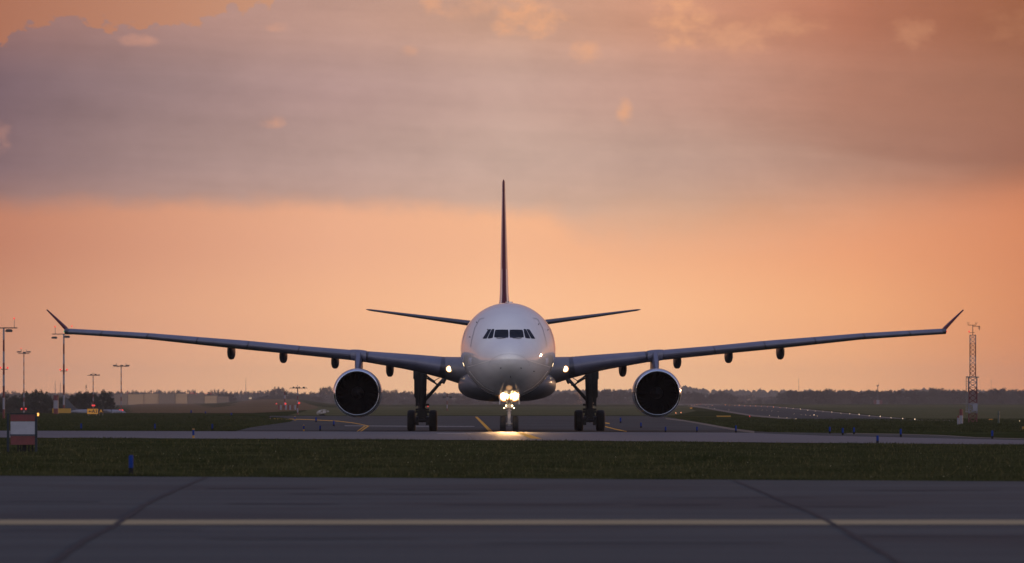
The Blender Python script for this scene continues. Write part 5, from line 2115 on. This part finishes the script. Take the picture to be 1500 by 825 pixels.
def treerow(p0, p1, step, D0, D1, prof, wid_, label, group, jit=2.0, kind='tree'):
    p = p0
    objs = []
    while p < p1:
        objs.append(tree(p + random.uniform(-step * .3, step * .3), random.uniform(D0, D1), interp(prof, p) + random.uniform(-jit, jit), random.uniform(*wid_), label, group, kind=kind))
        p += step * random.uniform(0.75, 1.25)
    relabel(objs)


# right tree line
PR = [(1140, 576), (1160, 571), (1200, 570), (1250, 571), (1300, 571), (1360, 570), (1365, 566), (1375, 568), (1420, 570), (1440, 574), (1460, 567), (1480, 570), (1520, 567)]
treerow(1148, 1530, 8, 4700, 5000, [(a, b + 1) for a, b in PR], (17, 25), 'leafy tree in the front row of the dark right-hand tree line', 'trees in front row on the right', 1.6)
treerow(1150, 1530, 10, 5040, 5500, [(a, b - 0.5) for a, b in PR], (17, 27), 'leafy tree in the back row of the dark right-hand tree line', 'trees in back row on the right', 1.5)
treerow(1440, 1530, 9, 4500, 4660, [(1440, 585), (1520, 583)], (14, 20), 'low bushy shrub at the foot of the trees near the right edge', 'shrubs at the right edge', 1.5, 'shrub')
# right of the right engine
PM = [(996, 572), (1015, 573), (1040, 577), (1058, 570), (1070, 575), (1078, 582)]
treerow(990, 1080, 7, 5400, 6000, PM, (15, 22), 'hazy tree in the clump just right of the right engine', 'trees right of the right engine', 1.5)
treerow(1078, 1152, 8, 6600, 7400, [(1078, 578), (1100, 576), (1110, 580), (1150, 577)], (12, 19), 'pale hazy tree in the gap between two darker clumps', 'pale trees in the gap', 2)
treerow(1082, 1150, 8, 5500, 5800, [(1082, 588), (1100, 586), (1118, 584), (1135, 588), (1150, 583)], (8, 14), 'low shrub in the field before the pale gap in the trees', 'shrubs before the gap', 1.5, 'shrub')
# centre, behind the gear
treerow(800, 1000, 8, 5600, 6200, [(800, 577), (880, 569), (900, 570), (930, 573), (1000, 574)], (16, 24), 'hazy tree behind the right main gear and right engine', 'hazy trees behind the right gear', 1.6)
treerow(540, 700, 8, 5800, 6400, [(540, 574), (575, 569), (600, 574), (640, 576), (700, 577)], (16, 22), 'hazy tree between the left engine and the fuselage', 'hazy trees behind the left gear', 1.6)
treerow(550, 690, 10, 5300, 5560, [(550, 584), (575, 580), (600, 586), (690, 585)], (12, 18), 'low hazy shrub between the left engine and the fuselage', 'hazy shrubs behind the left gear', 1.6, 'shrub')
treerow(690, 800, 9, 5700, 6200, [(690, 577), (800, 577)], (14, 20), 'hazy tree low behind the nose wheel', 'hazy trees behind the nose gear', 1.5)
# left of the left engine
PL = [(380, 574), (395, 571), (405, 566), (415, 569), (430, 574), (455, 576), (465, 570), (478, 565), (492, 567), (510, 570)]
treerow(396, 545, 7, 6000, 6600, PL, (14, 20), 'hazy tall tree behind the short striped mast and left engine', 'hazy trees left of the left engine', 1.4)
treerow(370, 470, 7, 5000, 5400, [(370, 585), (385, 580), (400, 579), (430, 577), (470, 580)], (12, 18), 'rounded hazy shrub before the trees left of the left engine', 'hazy shrubs left of the left engine', 1.2, 'shrub')
# thin far row above the hall
treerow(165, 400, 6.0, 7000, 7400, [(165, 573), (250, 570), (305, 573), (315, 569), (345, 572), (400, 571)], (7, 12), 'small pointed tree on the skyline above the long hall', 'skyline trees above the long hall', 1.8)
treerow(310, 346, 6, 5120, 5280, [(310, 573), (318, 577), (335, 573), (346, 583)], (9, 14), 'dark round tree at the right end of the long hall', 'trees at the end of the hall', 1)
treerow(190, 330, 13, 5120, 5200, [(190, 590), (330, 590)], (4, 6), 'tiny shrub at the foot of the long hall', 'shrubs along the long hall', 0.8, 'shrub')
# dark trees at the left
PD = [(-20, 575), (5, 575), (12, 580), (30, 575), (45, 570), (60, 569), (72, 575), (80, 578), (108, 578), (115, 573), (128, 572), (140, 573), (146, 571), (156, 571), (165, 580), (168, 590)]
treerow(-20, 112, 7, 1500, 1620, [(a, b + 1.2) for a, b in PD], (18, 26), 'dark tree in the left-hand wood behind the masts', 'dark trees of the left wood', 1.6)
treerow(-20, 105, 8, 1400, 1480, [(-20, 588), (105, 588)], (16, 22), 'dark low tree in front of the left wood', 'dark low trees of the left wood', 2.5)
treerow(114, 142, 6, 1450, 1550, PD, (18, 24), 'dark dense tree behind the amber arrow sign', 'dark trees behind the amber sign', 1.0)
tree(153, 1450, 570, 30, 'large round dark tree standing right of the shortest mast', None)
tree(161, 1440, 580, 16, 'dark tree at the right end of the left wood', None)
tree(144, 1420, 580, 20, 'dark lower tree just left of the large round tree', None)
tree(126, 4200, 564.5, 5.5, 'narrow pointed poplar rising above the dark left wood', None, crown=POPLAR)
treerow(0, 200, 9, 6000, 6400, [(0, 574), (12, 571), (22, 570), (35, 574), (200, 573)], (14, 20), 'pale hazy tree seen above the dark left wood', 'pale trees above the left wood', 1.5)


# far-off woods on the low hills: one mass
def ridge(name, D, prof, seed, label, dens=9000):
    rr = np.random.default_rng(seed)
    px = rr.uniform(-260, 1760, dens)
    dd = D + rr.uniform(-120, 120, dens)
    topy = np.interp(px, [a for a, _ in prof], [b for _, b in prof]) + 1.2 * np.sin(px * 0.11) * np.sin(px * 0.037 + 1) + rr.normal(0, 0.7, dens)
    zt = CH - (topy - HY) * dd / F
    x = (px - 750) * dd / F
    base = np.array([H(a, b) for a, b in zip(x, dd)])
    w = rr.uniform(4.5, 10, dens)
    vs, fs = [], []
    for i in range(dens):
        z1 = zt[i] - rr.uniform(0, 1) ** 0.7 * (zt[i] - base[i]) * 0.9
        o = len(vs)
        a = rr.uniform(0, 3.14)
        cx, cy = w[i] * math.cos(a), w[i] * math.sin(a)
        hh = w[i] * 0.9
        # little faceted dome
        vs += [(x[i] - cx, dd[i] - cy, z1 - hh), (x[i] + cy, dd[i] - cx, z1 - hh), (x[i] + cx, dd[i] + cy, z1 - hh), (x[i] - cy, dd[i] + cx, z1 - hh), (x[i], dd[i], z1)]
        fs += [(o, o + 1, o + 4), (o + 1, o + 2, o + 4), (o + 2, o + 3, o + 4), (o + 3, o, o + 4), (o + 3, o + 2, o + 1, o)]
    me = bpy.data.meshes.new(name)
    me.from_pydata(vs, [], fs)
    me.materials.append(LEAFS[0])
    ob = bpy.data.objects.new(name, me)
    COL.objects.link(ob)
    tag(ob, label, 'woods', kind='stuff')


ridge('far_woods', 9600, [(-260, 576), (150, 575), (300, 576), (500, 576), (700, 574), (850, 570), (960, 569), (985, 563), (1000, 562), (1020, 567), (1060, 570), (1150, 570), (1250, 572), (1350, 569), (1450, 571), (1760, 570)], 5, 'pale hazy woods on the distant low hills')

# ================================================================== haze
mb = MB()
mb.box((0, 4960, 32), (9000, 10900, 84))
hz_o = mb.build('haze', mat('x', (1, 1, 1)), None, smooth=0)
hm = bpy.data.materials.new('haze_air')
hm.use_nodes = True
t_ = hm.node_tree
t_.nodes.clear()
pv = t_.nodes.new('ShaderNodeVolumePrincipled')
pv.inputs['Color'].default_value = (0.95, 0.86, 0.84, 1)
pv.inputs['Density'].default_value = 0.000045
pv.inputs['Anisotropy'].default_value = 0.1
mo = t_.nodes.new('ShaderNodeOutputMaterial')
t_.links.new(pv.outputs[0], mo.inputs['Volume'])
hz_o.data.materials.clear()
hz_o.data.materials.append(hm)
tag(hz_o, 'thin warm evening haze over the whole airfield', 'haze', kind='stuff')
